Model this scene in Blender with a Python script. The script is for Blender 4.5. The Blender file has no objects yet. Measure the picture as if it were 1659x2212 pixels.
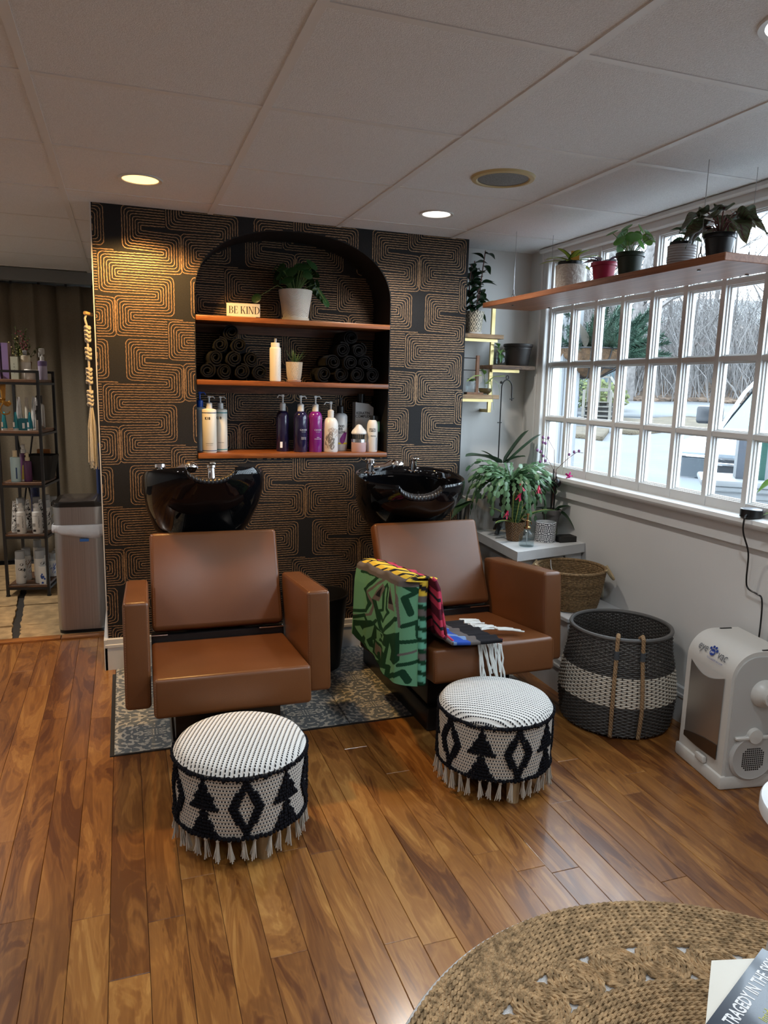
import bpy, bmesh, math, random
from math import sin, cos, pi, radians as rad
from mathutils import Vector, Matrix, Euler, geometry, noise
random.seed(7)
sc = bpy.context.scene
col = sc.collection

# ---------------------------------------------------------------- camera
CAM = Vector((0, 0, 1.378))
def cam_axes(yaw, pit, rol):
    f = Vector((sin(yaw)*cos(pit), cos(yaw)*cos(pit), sin(pit)))
    r = Vector((cos(yaw), -sin(yaw), 0)); u = r.cross(f)
    return f, r*cos(rol)+u*sin(rol), -r*sin(rol)+u*cos(rol)
F_, R_, U_ = cam_axes(0.342019, -0.170968, 0.025328)
cd = bpy.data.cameras.new('camera'); cam = bpy.data.objects.new('camera', cd); col.objects.link(cam)
cam.matrix_world = Matrix(((R_.x, U_.x, -F_.x, CAM.x), (R_.y, U_.y, -F_.y, CAM.y), (R_.z, U_.z, -F_.z, CAM.z), (0, 0, 0, 1)))
cd.sensor_fit = 'VERTICAL'; cd.sensor_height = 36; cd.lens = 1580.8/2212*36; cd.clip_start = .02; cd.clip_end = 300
sc.camera = cam
# ---------------------------------------------------------------- light
wd = bpy.data.worlds.new('overcast_sky'); sc.world = wd; wd.use_nodes = True
bgn = wd.node_tree.nodes['Background']; bgn.inputs[0].default_value = (.72, .87, 1.0, 1); bgn.inputs[1].default_value = 8.5
vs = sc.view_settings; vs.view_transform = 'Standard'; vs.look = 'None'; vs.gamma = 1; vs.use_curve_mapping = False; vs.exposure = 0.34
sc.display_settings.display_device = 'sRGB'
def lamp(name, typ, loc, energy, color, rot=(0, 0, 0), **k):
    d = bpy.data.lights.new(name, typ); d.energy = energy; d.color = color
    for a, b in k.items(): setattr(d, a, b)
    o = bpy.data.objects.new(name, d); o.location = loc; o.rotation_euler = rot; col.objects.link(o)
    return o
WARM = (1.0, .57, .19); NEUT = (1.0, .92, .82); COOL = (.88, .95, 1.0)
# daylight comes through the big window: a sampling portal fills its opening
pt = lamp('window_portal', 'AREA', (2.29, 2.25, 1.51), 1, (1, 1, 1), (0, rad(90), 0), shape='RECTANGLE', size=1.14, size_y=2.72)
pt.data.cycles.is_portal = True

# ---------------------------------------------------------------- helpers
class MB:
    """collects geometry for one mesh"""
    def __init__(s): s.v = []; s.f = []; s.uv = []; s.mi = []; s.m = 0; s.c = []
    def add(s, vs, fs, uvs=None, M=None, c=None):
        b = len(s.v)
        for k, p in enumerate(vs):
            p = Vector(p); s.v.append(M @ p if M is not None else p)
            s.uv.append(uvs[k] if uvs else (0, 0))
            s.c.append(c[k] if c else (1, 1, 1))
        for q in fs: s.f.append(tuple(i+b for i in q)); s.mi.append(s.m)
        return s
    def box(s, x0, x1, y0, y1, z0, z1, M=None):
        return s.add([(x0,y0,z0),(x1,y0,z0),(x1,y1,z0),(x0,y1,z0),(x0,y0,z1),(x1,y0,z1),(x1,y1,z1),(x0,y1,z1)],
            [(0,3,2,1),(4,5,6,7),(0,1,5,4),(1,2,6,5),(2,3,7,6),(3,0,4,7)], M=M)
    def rbox(s, x0, x1, y0, y1, z0, z1, r=.01, seg=3, M=None):
        bm = bmesh.new(); bmesh.ops.create_cube(bm, size=1)
        for v in bm.verts: v.co = Vector((x0+(v.co.x+.5)*(x1-x0), y0+(v.co.y+.5)*(y1-y0), z0+(v.co.z+.5)*(z1-z0)))
        bmesh.ops.bevel(bm, geom=list(bm.edges), offset=r, segments=seg, profile=.5, affect='EDGES')
        bm.verts.index_update()
        s.add([v.co.copy() for v in bm.verts], [tuple(v.index for v in f.verts) for f in bm.faces], M=M); bm.free(); return s
    def lathe(s, prof, seg=24, c=(0,0,0), M=None, sx=1, sy=1, cap0=False, cap1=False):
        n = len(prof); V = []; U = []; Fs = []
        for i in range(seg+1):
            a = 2*pi*i/seg
            for j, (r, z) in enumerate(prof):
                V.append((c[0]+r*cos(a)*sx, c[1]+r*sin(a)*sy, c[2]+z)); U.append((i/seg, j/(n-1)))
        for i in range(seg):
            for j in range(n-1):
                a = i*n+j; Fs.append((a, a+n, a+n+1, a+1))
        if cap0: Fs.append(tuple(i*n for i in range(seg))[::-1])
        if cap1: Fs.append(tuple(i*n+n-1 for i in range(seg)))
        return s.add(V, Fs, U, M)
    def cyl(s, c, r, h, seg=20, M=None, r2=None):
        return s.lathe([(r, 0), (r if r2 is None else r2, h)], seg, c, M, cap0=True, cap1=True)
    def tube(s, pts, r, seg=8, closed=False, cap=True):
        pts = [Vector(p) for p in pts]; n = len(pts); V = []; Fs = []; U = []
        rr = r if isinstance(r, (list, tuple)) else [r]*n
        t0 = (pts[1]-pts[0]).normalized(); up = Vector((0,0,1)) if abs(t0.z) < .9 else Vector((1,0,0))
        nx = t0.cross(up).normalized()
        for i, p in enumerate(pts):
            if closed: t = (pts[(i+1) % n]-pts[i-1])
            else: t = pts[min(i+1, n-1)]-pts[max(i-1, 0)]
            t = t.normalized() if t.length > 1e-9 else t0
            nx = (nx-t*nx.dot(t)); nx = nx.normalized() if nx.length > 1e-6 else t.orthogonal().normalized()
            ny = t.cross(nx)
            for k in range(seg):
                a = 2*pi*k/seg; V.append(p+(nx*cos(a)+ny*sin(a))*rr[i]); U.append((k/seg, i))
        m = n if closed else n-1
        for i in range(m):
            for k in range(seg):
                a = i*seg+k; b = i*seg+(k+1) % seg; c2 = ((i+1) % n)*seg
                Fs.append((a, b, c2+(k+1) % seg, c2+k))
        if cap and not closed: Fs.append(tuple(range(seg))[::-1]); Fs.append(tuple((n-1)*seg+k for k in range(seg)))
        return s.add(V, Fs, U)
    def prism(s, out, z0, z1, M=None):
        n = len(out); V = [(x, y, z0) for x, y in out]+[(x, y, z1) for x, y in out]
        Fs = [tuple(range(n))[::-1], tuple(range(n, 2*n))]+[(i, (i+1) % n, n+(i+1) % n, n+i) for i in range(n)]
        return s.add(V, Fs, M=M)
    def grid(s, fn, nu, nv, M=None, cf=None):
        V = []; U = []; C = []; Fs = []
        for i in range(nu+1):
            for j in range(nv+1):
                V.append(fn(i/nu, j/nv)); U.append((i/nu, j/nv))
                if cf: C.append(cf(i/nu, j/nv))
        for i in range(nu):
            for j in range(nv):
                a = i*(nv+1)+j; Fs.append((a, a+nv+1, a+nv+2, a+1))
        return s.add(V, Fs, U, M, C or None)
    def ball(s, c, r, seg=8, rings=5, sz=1, M=None):
        return s.lathe([(max(1e-5, r*sin(pi*j/rings)), -r*cos(pi*j/rings)*sz) for j in range(rings+1)], seg, c, M)
    def mesh(s, name, mats, smooth=35, color=False):
        me = bpy.data.meshes.new(name); me.from_pydata([tuple(v) for v in s.v], [], s.f)
        mats = mats if isinstance(mats, (list, tuple)) else [mats]
        for m in mats: me.materials.append(m)
        if len(mats) > 1: me.polygons.foreach_set('material_index', s.mi)
        at = me.attributes.new('uvp', 'FLOAT_VECTOR', 'POINT')
        at.data.foreach_set('vector', [c for u in s.uv for c in (u[0], u[1], 0)])
        if color:
            ca = me.attributes.new('dye', 'FLOAT_COLOR', 'POINT')
            ca.data.foreach_set('color', [c for u in s.c for c in (u[0], u[1], u[2], 1)])
        if smooth:
            me.polygons.foreach_set('use_smooth', [True]*len(me.polygons)); me.set_sharp_from_angle(angle=rad(smooth))
        me.update(); return me
    def build(s, name, mats, parent=None, loc=(0,0,0), rot=(0,0,0), smooth=35, solid=0, color=False):
        return inst(name, s.mesh(name, mats, smooth, color), parent, loc, rot, solid)
def inst(name, me, parent=None, loc=(0,0,0), rot=(0,0,0), solid=0, scale=None, M=None):
    o = bpy.data.objects.new(name, me); col.objects.link(o)
    if parent is not None: o.parent = parent
    if M is not None: o.matrix_basis = M
    else:
        o.location = loc; o.rotation_euler = rot
        if scale: o.scale = scale if isinstance(scale, tuple) else (scale,)*3
    if solid:
        md = o.modifiers.new('solidify', 'SOLIDIFY'); md.thickness = solid; md.offset = 0
    return o
def thing(name, label, cat, loc=(0,0,0), rz=0, group=None):
    o = bpy.data.objects.new(name, None); col.objects.link(o); o.location = loc; o.rotation_euler = (0, 0, rz)
    o.empty_display_size = .05
    return tag(o, label, cat, group)
def tag(o, label, cat, group=None):
    o['label'] = label; o['category'] = cat
    if group: o['group'] = group
    return o
def struct(o, label=None, cat=None):
    o['kind'] = 'structure'
    if label: o['label'] = label
    if cat: o['category'] = cat
    return o
def stuff(o): o['kind'] = 'stuff'; return o
def smooth(pts, n=6):
    """Catmull-Rom points through pts"""
    P_ = [Vector(p) for p in pts]; Q = [P_[0]*2-P_[1]]+P_+[P_[-1]*2-P_[-2]]; out = []
    for i in range(1, len(Q)-2):
        a, b, c, d = Q[i-1:i+3]
        for k in range(n):
            t = k/n; out.append(.5*((2*b)+(c-a)*t+(2*a-5*b+4*c-d)*t*t+(3*b-a-3*c+d)*t**3))
    return out+[P_[-1]]
def dup_tree(root, loc, rz=None):
    r = root.copy(); col.objects.link(r); r.location = loc
    if rz is not None: r.rotation_euler = (0, 0, rz)
    for ch in list(root.children):
        c = ch.copy(); col.objects.link(c); c.parent = r
        for g in list(ch.children):
            d = g.copy(); col.objects.link(d); d.parent = c
    return r

# ---------------------------------------------------------------- materials
def nodes(m): return m.node_tree.nodes, m.node_tree.links
class G:
    """tiny node-graph writer"""
    def __init__(s, m): s.n, s.l = nodes(m)
    def __call__(s, typ, ins=None, **k):
        nd = s.n.new('ShaderNode'+typ)
        for a, b in k.items(): setattr(nd, a, b)
        for a, b in (ins or {}).items():
            sk = nd.inputs[a]
            if isinstance(b, bpy.types.NodeSocket): s.l.new(b, sk)
            else: sk.default_value = b
        return nd
    def math(s, op, a, b=0., c=0.):
        return s('Math', {0: a, 1: b, 2: c}, operation=op).outputs[0]
    def mix(s, f, a, b):
        nd = s('Mix', data_type='RGBA')
        for k, val in ((0, f), (6, a), (7, b)):
            if isinstance(val, bpy.types.NodeSocket): s.l.new(val, nd.inputs[k])
            else: nd.inputs[k].default_value = val
        return nd.outputs[2]
    def ramp(s, f, stops, interp='LINEAR'):
        nd = s('ValToRGB', {0: f}); e = nd.color_ramp.elements; nd.color_ramp.interpolation = interp
        while len(e) < len(stops): e.new(.5)
        for x, (p, c) in zip(e, stops): x.position = p; x.color = (*c, 1) if len(c) == 3 else c
        return nd.outputs[0]
def c4(c): return (*c, 1) if len(c) == 3 else c
def newmat(name):
    m = bpy.data.materials.new(name); m.use_nodes = True
    return m, m.node_tree.nodes['Principled BSDF'], G(m)
_mats = {}
def P(name, c=(.5,.5,.5), rough=.5, metal=0, spec=.5, var=None, bump=None, coat=0, sheen=0, emit=None, trans=0, ior=1.45, sss=0, alpha=1):
    """principled with optional noise colour variation var=(scale,amount) and noise bump=(scale,strength,dist)"""
    if name in _mats: return _mats[name]
    m, b, g = newmat(name)
    b.inputs['Base Color'].default_value = c4(c); b.inputs['Roughness'].default_value = rough; b.inputs['Metallic'].default_value = metal
    b.inputs['Specular IOR Level'].default_value = spec; b.inputs['IOR'].default_value = ior
    if coat: b.inputs['Coat Weight'].default_value = coat; b.inputs['Coat Roughness'].default_value = .06
    if sheen: b.inputs['Sheen Weight'].default_value = sheen
    if trans: b.inputs['Transmission Weight'].default_value = trans
    if emit: b.inputs['Emission Color'].default_value = c4(emit[0]); b.inputs['Emission Strength'].default_value = emit[1]
    tc = g('TexCoord').outputs['Object'] if (var or bump) else None
    if var:
        n = g('TexNoise', {'Vector': tc, 'Scale': var[0], 'Detail': 5.}).outputs['Fac']
        d = tuple(max(0, x*(1-var[1])) for x in c[:3]); l = tuple(min(1, x*(1+var[1])) for x in c[:3])
        g.l.new(g.ramp(n, [(.3, d), (.7, l)]), b.inputs['Base Color'])
    if bump:
        n = g('TexNoise', {'Vector': tc, 'Scale': bump[0], 'Detail': 3.}).outputs['Fac']
        g.l.new(g('Bump', {'Height': n, 'Strength': bump[1], 'Distance': bump[2] if len(bump) > 2 else .002}).outputs[0], b.inputs['Normal'])
    _mats[name] = m; return m
def bumped(g, b, h, st=.4, d=.002): g.l.new(g('Bump', {'Height': h, 'Strength': st, 'Distance': d}).outputs[0], b.inputs['Normal'])
def wood(name, dark, mid, light, sc_=(9, 1.1, 9), rough=.35, rand=True, bump=.05, axis=1, coat=0, amt=.35):
    if name in _mats: return _mats[name]
    m, b, g = newmat(name)
    tc = g('TexCoord').outputs['Object']
    if rand:
        r = g('ObjectInfo').outputs['Random']
        off = g('CombineXYZ', {0: g.math('MULTIPLY', r, 37.), 1: g.math('MULTIPLY', r, 91.), 2: g.math('MULTIPLY', r, 17.)}).outputs[0]
        tc = g('VectorMath', {0: tc, 1: off}, operation='ADD').outputs[0]
    v = g('VectorMath', {0: tc, 1: sc_}, operation='MULTIPLY').outputs[0]
    n1 = g('TexNoise', {'Vector': v, 'Scale': 1.0, 'Detail': 4., 'Roughness': .55, 'Distortion': 2.2}).outputs['Fac']
    v2 = g('VectorMath', {0: tc, 1: tuple(x*6 if i != axis else x*2.2 for i, x in enumerate(sc_))}, operation='MULTIPLY').outputs[0]
    n2 = g('TexNoise', {'Vector': v2, 'Scale': 1.0, 'Detail': 6., 'Roughness': .65, 'Distortion': .6}).outputs['Fac']
    rings = g.math('ABSOLUTE', g.math('SINE', g.math('MULTIPLY', n1, 26.)))
    f = g.math('ADD', g.math('ADD', g.math('MULTIPLY', n1, .75), g.math('MULTIPLY', n2, .28)), g.math('MULTIPLY', rings, -.09))
    if rand: f = g.math('ADD', f, g.math('MULTIPLY', g.math('SUBTRACT', r, .5), amt))
    c = g.ramp(f, [(.30, dark), (.5, mid), (.70, light)])
    g.l.new(c, b.inputs['Base Color']); b.inputs['Roughness'].default_value = rough
    if coat: b.inputs['Coat Weight'].default_value = coat; b.inputs['Coat Roughness'].default_value = .17
    if bump: bumped(g, b, n2, bump, .001)
    _mats[name] = m; return m
def dyed(name, rough=.9, bump=(700, .5, .001), sheen=.2):
    m, b, g = newmat(name)
    g.l.new(g('Attribute', attribute_name='dye').outputs['Color'], b.inputs['Base Color']); b.inputs['Roughness'].default_value = rough
    b.inputs['Specular IOR Level'].default_value = .15
    n = g('TexNoise', {'Vector': g('TexCoord').outputs['Object'], 'Scale': bump[0], 'Detail': 2.}).outputs['Fac']; bumped(g, b, n, bump[1], bump[2])
    return m
def uvp(g):
    s = g('SeparateXYZ', {0: g('Attribute', attribute_name='uvp').outputs['Vector']}); return s.outputs[0], s.outputs[1]
def glassy(name, tint=(1,1,1), refl=.10):
    """thin clear glass: transparent with a fresnel reflection"""
    m, b, g = newmat(name); g.n.remove(b)
    t = g('BsdfTransparent', {0: c4(tint)}); gl = g('BsdfGlossy', {'Roughness': .02})
    fc = g('LayerWeight', {0: .5}).outputs['Facing']      # Schlick reflectance from the facing angle, both sides alike
    mx = g('MixShader', {0: g.math('ADD', g.math('MULTIPLY', g.math('POWER', fc, 5.), refl*6), .04), 1: t.outputs[0], 2: gl.outputs[0]})
    g.l.new(mx.outputs[0], g.n['Material Output'].inputs[0]); _mats[name] = m; return m

WHITE = P('white_trim_paint', (.66,.66,.65), .35, var=(3, .04), bump=(40, .05))
WALLP = P('offwhite_wall_paint', (.66,.655,.64), .6, var=(2.2, .05), bump=(120, .12))
CHAR = P('charcoal_wallpaper', (.013,.0125,.0135), .62, spec=.3, var=(300, .3), bump=(900, .25, .0005))
GOLD = P('copper_print', (.30,.185,.10), .42, metal=.35, var=(160, .35))
BLACKM = P('black_powder_metal', (.010,.010,.011), .45)
BLACKP = P('black_plastic', (.008,.008,.009), .3)
BLACKG = P('black_gloss_ceramic', (.003,.003,.004), .06, spec=.42)
CHROME = P('chrome', (.8,.8,.82), .08, metal=1)
SHELFW = wood('cherry_shelf_wood', (.10,.028,.007), (.215,.064,.014), (.32,.108,.024), (2, 30, 30), .35, axis=0)
LEATH = P('cognac_leather', (.130,.047,.0155), .34, spec=.5, var=(5, .10), bump=(420, .16, .0012))
STITCH = P('tan_stitching', (.24,.10,.04), .7)
GLASS = glassy('window_glass')
WTEXT = P('white_print', (.8,.8,.8), .5); BTEXT = P('black_print', (.01,.01,.01), .5)

def text(name, body, mat, parent, size, M, bold=0, cylr=None, align='CENTER', sx=1.0, depth=.0002):
    """lettering: flat mesh (optionally wrapped on a cylinder of radius cylr); local x right, y up, z out"""
    cu = bpy.data.curves.new(name, 'FONT'); cu.body = body; cu.size = size; cu.align_x = align; cu.align_y = 'CENTER'
    cu.offset = bold; cu.resolution_u = 2
    to = bpy.data.objects.new(name, cu); col.objects.link(to)
    dg = bpy.context.evaluated_depsgraph_get(); me = bpy.data.meshes.new_from_object(to.evaluated_get(dg)); bpy.data.objects.remove(to)
    me.materials.clear(); me.materials.append(mat)
    for v in me.vertices:
        x, y = v.co.x*sx, v.co.y
        if cylr: a = x/cylr; v.co = Vector((cylr*sin(a), y, cylr*cos(a)-cylr))
        else: v.co = Vector((x, y, 0))
    return inst(name, me, parent, M=M)
def upright(x, y, z, rz=0):
    """frame whose local x is to the right, y up and z towards -Y (the viewer), turned by rz"""
    return Matrix.Translation((x, y, z)) @ Matrix.Rotation(rz, 4, 'Z') @ Matrix.Rotation(pi/2, 4, 'X')
# ================================================================ STRUCTURE
H = 2.132; YW = 3.586; XL = -.107; XR = 1.705; NB = 3.845; NX0, NX1 = .325, 1.283; NZ0, NZS, NZT = 1.012, 1.775, 2.085
XW = 2.2; YB = 3.80
# ---- wooden floor
FW = wood('acacia_laminate', (.110,.034,.008), (.285,.115,.026), (.46,.228,.060), (8, 1.3, 8), .32, amt=.16, bump=.03, coat=.6)
fl = struct(MB().box(-2.6, 2.2, -2, 4.12, -.12, -.012).build('floor', P('floor_joint_dark', (.035,.014,.006), .6)), 'warm brown wood laminate plank floor', 'floor')
pw = .0925; pme = {}
def plank_mesh(L):
    k = round(L, 3)
    if k not in pme:
        b = MB(); b.rbox(.0005, pw-.0005, 0, L-.001, -.012, 0, .0012, 1); pme[k] = b.mesh('plank', FW, 0)
    return pme[k]
ends = {-2: 2.716, -1: 1.837, 0: 1.604, 1: 1.774, 4: 1.559, 6: 1.92, 7: 1.518, 8: 1.486, 12: 1.666, 15: 1.942, 16: 1.501, 18: 1.915}
for i in range(-9, 25):
    x = -.078+i*pw
    if x > 2.19: continue
    y = ends.get(i, .6+random.random()*1.2)
    while y > .2: y -= 1.21
    while y < 4.12:
        L = 1.21; y0, y1 = max(y, -.2), min(y+L, 4.12)
        if x > -.09 and x < 1.6: y1 = min(y1, 2.70)
        elif x >= 1.6: y1 = min(y1, 3.5)
        if y1-y0 > .01 and y1 > .2:
            inst('plank', plank_mesh(y1-y0), fl, (x, y0, 0))
        y += L
struct(MB().box(-2.6, 2.2, -2, -.2, -.012, 0).box(-2.6, -.915, -.2, 4.12, -.012, 0).build('floor_hallway', FW), 'plain stretch of wood floor beyond the planks', 'floor')
# ---- patterned cement tiles under the shampoo chairs
m, b_, g = newmat('patterned_tile')
tc = g('TexCoord').outputs['Object']
sp = g('SeparateXYZ', {0: tc})
def fold(s): return g.math('ABSOLUTE', g.math('SUBTRACT', g.math('FRACT', g.math('MULTIPLY', s, 1/.305)), .5))
ax, ay = fold(sp.outputs[0]), fold(sp.outputs[1])
rr = g.math('SQRT', g.math('ADD', g.math('MULTIPLY', ax, ax), g.math('MULTIPLY', ay, ay)))
th = g.math('ARCTAN2', ay, ax)
vv = g('CombineXYZ', {0: ax, 1: ay, 2: 0.}).outputs[0]
vo = g('TexVoronoi', {'Vector': vv, 'Scale': 11.}, feature='DISTANCE_TO_EDGE').outputs['Distance']
wv = g.math('SINE', g.math('ADD', g.math('MULTIPLY', th, 12.), g.math('MULTIPLY', g.math('SINE', g.math('MULTIPLY', rr, 60.)), 1.6)))
f1 = g.math('ADD', g.math('MULTIPLY', g.math('SUBTRACT', .22, vo), 3.), g.math('MULTIPLY', wv, .28))
g.l.new(g.ramp(f1, [(.42, (.15,.175,.195)), (.5, (.50,.49,.45))]), b_.inputs['Base Color']); b_.inputs['Roughness'].default_value = .35
TILE = m
tf = struct(MB().box(-.078, XR+.1, 2.70, YB, -.012, -.004).build('floor_tiled', P('grey_grout', (.10,.095,.09), .8)), 'blue grey patterned tile patch under the shampoo chairs', 'floor')
tme = MB().rbox(.0015, .3035, .0015, .3035, -.01, .002, .001, 1).mesh('tile', TILE, 0)
for i in range(6):
    for j in range(4):
        if i == 5 and j > 3: continue
        inst('tile', tme, tf, (-.078+.305*i, 2.70+.305*j, 0))
struct(MB().box(-.092, 1.76, 2.692, 2.700, -.01, .004).box(-.092, -.078, 2.70, 3.5, -.01, .004).build('trim_1', P('tile_edge_strip', (.05,.05,.05), .4, metal=.6)), 'thin dark metal strip edging the patterned tiles', 'trim')
# ---- stone floor of the back room and its threshold
sf = struct(MB().box(-2.6, XL, 4.12, 6.1, -.05, -.012).build('floor_stone', P('dark_mortar', (.03,.028,.027), .9)), 'tan stone floor of the back area', 'floor')
STONE = P('tan_stone', (.40,.275,.14), .55, var=(14, .35), bump=(60, .5, .004))
ys = [4.14, 4.385, 4.79, 5.17, 5.55, 5.9]
for j in range(5):
    for x0, x1 in ((-1.5, -.985), (-.975, -.605), (-.565, -.125)):
        dx = -.028*j
        out = []
        e = [(x0+dx, ys[j]+.008), (x1+dx, ys[j]+.008), (x1+dx-.02, ys[j+1]-.008), (x0+dx-.02, ys[j+1]-.008)]
        for k in range(4):
            p, q = Vector(e[k]), Vector(e[(k+1) % 4])
            for t in range(8):
                w_ = p.lerp(q, t/8); out.append((w_.x+random.uniform(-.006, .006), w_.y+random.uniform(-.004, .004)))
        MB().prism(out, -.02, random.uniform(-.003, .002)).build('stone', STONE, sf, smooth=0)
th_ = MB().rbox(-1.6, -.36, 4.075, 4.135, -.005, .012, .005, 2).rbox(-.355, -.118, 4.07, 4.13, -.005, .012, .005, 2)
struct(th_.build('trim_2', wood('oak_threshold', (.20,.07,.015), (.42,.17,.045), (.55,.26,.08), (1.5, 20, 20), .3, axis=0)), 'orange brown wooden threshold strip before the stone floor', 'trim')
# ---- ceiling with lay-in tiles
CEIL = P('ceiling_tile', (.79,.80,.81), .9, spec=.2, var=(250, .08), bump=(330, .9, .0035))
cl = struct(MB().box(-2.6, 2.3, -2, 6.1, H+.012, H+.06).build('ceiling', P('ceiling_slab', (.78,.78,.78), .9)), 'white suspended ceiling of square tiles', 'ceiling')
gx = [-.206+.6059*i for i in range(-2, 5)]; gy = [1.5702+.6096*j for j in range(-3, 8)]
cme = MB().rbox(.008, .598, .008, .602, -.002, .012, .003, 1).mesh('ceiling_tile', CEIL, 0)
for i in range(6):
    for j in range(10):
        if i == 5: 
            MB().box(.008, min(.598, 2.2-gx[i]), .008, .602, -.002, .012).build('ceiling_tile', CEIL, cl, (gx[i], gy[j], H), smooth=0); continue
        if gy[j] > 3.5 and gx[i] > -.2: continue
        inst('ceiling_tile', cme, cl, (gx[i], gy[j], H))
TEE = P('white_tee_bar', (.74,.74,.73), .45)
for i, x in enumerate(gx[:6]):
    y1 = 6.05 if i < 3 else 3.79
    MB().box(x-.012, x+.012, -.3, y1, H-.006, H+.012).box(x-.004, x+.004, -.3, y1, H-.001, H+.02).build('grid_bar', TEE, cl, smooth=0)
for j, y in enumerate(gy):
    x1 = 2.19 if y < 3.5 else -.11
    MB().box(-1.4, x1, y-.011, y+.011, H-.0045, H+.012).build('grid_bar', TEE, cl, smooth=0)
# ---- accent wall with arched niche
def arch(n=40):
    a = (NX1-NX0)/2; cx = (NX0+NX1)/2; pts = []
    for k in range(n+1):
        t = pi*k/n; ct, st = cos(t), sin(t); e = 2/2.25
        pts.append((cx+a*math.copysign(abs(ct)**e, ct), NZS+(NZT-NZS)*abs(st)**e))
    return [(NX1, NZ0)]+pts+[(NX0, NZ0)]
AR = arch()
def in_niche(x, z, m=0):
    if x < NX0-m or x > NX1+m or z < NZ0-m: return False
    if z <= NZS: return True
    a = (NX1-NX0)/2+m; cx = (NX0+NX1)/2
    return abs((x-cx)/a)**2.25+abs((z-NZS)/(NZT-NZS+m))**2.25 <= 1
wb = MB()
outer = [(XL, 0), (XR, 0), (XR, H), (XL, H)]
pl = [[Vector((x, z, 0)) for x, z in outer], [Vector((x, z, 0)) for x, z in AR]]
flat = outer+AR
tri = geometry.tessellate_polygon(pl)
wb.add([(x, YW, z) for x, z in flat], [t if (Vector((*flat[t[1]], 0))-Vector((*flat[t[0]], 0))).cross(Vector((*flat[t[2]], 0))-Vector((*flat[t[0]], 0))).z > 0 else t[::-1] for t in tri])
n = len(AR)
wb.add([(x, YW, z) for x, z in AR]+[(x, NB, z) for x, z in AR], [(i, (i+1) % n, n+(i+1) % n, n+i) for i in range(n)])
wb.box(NX0-.1, NX1+.1, NB, NB+.06, NZ0-.1, H)
wb.box(XR-.02, XR, YW+.0005, YB, 0, H)
wa = struct(wb.build('wall_accent', CHAR, smooth=0), 'black wallpapered wall with copper labyrinth lines and arched niche', 'wall')
MB().box(XL-.005, XL, YW+.002, 6.05, 0, H).build('side_face', WALLP, wa, smooth=0)
# printed meander: nested hairpin bands on a half-drop lattice
U0 = .000629; WX, HZ = 463*U0, 915*U0
def hair(ptsl, cx, cy, d, side):
    r = min(d, 6+.19*d); X = cx+side*d
    for t in range(6):
        a = pi/2*t/5; ptsl.append((X-side*r+side*r*sin(a), cy-d+r-r*cos(a)))
    for t in range(6):
        a = pi/2*t/5; ptsl.append((X-side*r+side*r*cos(a), cy+d-r+r*sin(a)))
front, back = MB(), MB()
rn = random.Random(3)
def ribbon(pts, ox, oz):
    # resample
    P2 = []
    for a, b in zip(pts, pts[1:]):
        L = math.hypot(b[0]-a[0], b[1]-a[1]); k = max(1, int(L/11))
        for t in range(k): P2.append((a[0]+(b[0]-a[0])*t/k, a[1]+(b[1]-a[1])*t/k))
    P2.append(pts[-1]); V = []
    for i, p in enumerate(P2):
        q0, q1 = P2[max(0, i-1)], P2[min(len(P2)-1, i+1)]
        dx, dy = q1[0]-q0[0], q1[1]-q0[1]; L = math.hypot(dx, dy) or 1; nx, ny = -dy/L, dx/L
        j = rn.uniform(-1.1, 1.1); w1, w2 = 3.1+rn.uniform(-1.1, .9), 3.1+rn.uniform(-1.1, .9)
        V.append(((p[0]+nx*(w1+j)), (p[1]+ny*(w1+j)), (p[0]-nx*(w2-j)), (p[1]-ny*(w2-j))))
    W = [(ox+a*U0, oz-b*U0, ox+c*U0, oz-d*U0) for a, b, c, d in V]
    for A, B in zip(W, W[1:]):
        mx, mz = (A[0]+A[2]+B[0]+B[2])/4, (A[1]+A[3]+B[1]+B[3])/4
        if min(A[0], A[2], B[0], B[2]) < XL or max(A[0], A[2], B[0], B[2]) > XR or mz > H or mz < .13: continue
        quad = [(A[0], A[1]), (A[2], A[3]), (B[2], B[3]), (B[0], B[1])]
        if not in_niche(mx, mz, .004): front.add([(x, YW-.0006, z) for x, z in quad], [(0, 1, 2, 3)])
        elif in_niche(mx, mz, -.004): back.add([(x, NB-.0006, z) for x, z in quad], [(0, 1, 2, 3)])
for i in range(-2, 8):
    for j in range(-6, 6):
        ox, oz = i*WX, 1.844-j*HZ-i*HZ/2
        if oz < -.6 or oz > 2.9: continue
        for k in range(8):
            d = 10+18*k; e = 7-k; de = 10+18*e
            pts = [(318, -313-19-18*e)]
            hair(pts, 173, -313, 19+18*e, -1)
            hair(pts, 295, -150, d, 1); hair(pts, 0, 0, de, -1); hair(pts, 233, 145, d, 1); hair(pts, 97, 296, de, -1)
            vend = 296+de
            pts.append((318 if vend > 309 else 430, vend))
            ribbon(pts, ox, oz)
        # peeking line tops above the neighbouring loop
o1 = stuff(front.build('wallpaper_print', GOLD, wa, smooth=0)); o2 = stuff(back.build('niche_print', GOLD, wa, smooth=0))
# ---- niche shelves: each board is a thing
for z, nm in ((1.656, 'uppermost cherry wood board across the arched niche'), (1.361, 'middle cherry wood board across the niche, carrying rolled towels'), (1.012, 'lowest cherry wood board of the niche, lined with pump bottles')):
    b = MB().rbox(NX0+.002, NX1-.002, YW-.012, NB-.006, z, z+.024, .003, 2)
    sh = thing('niche_shelf', nm, 'shelf'); b.build('board', SHELFW, sh)
    if z > 1.1: MB().box(NX0+.002, NX1-.002, NB-.03, NB-.008, z-.04, z).build('support_rail', wood('dark_rail_wood', (.06,.02,.008), (.12,.045,.018), (.18,.07,.03), (2, 30, 30), .5, axis=0), sh)
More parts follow.
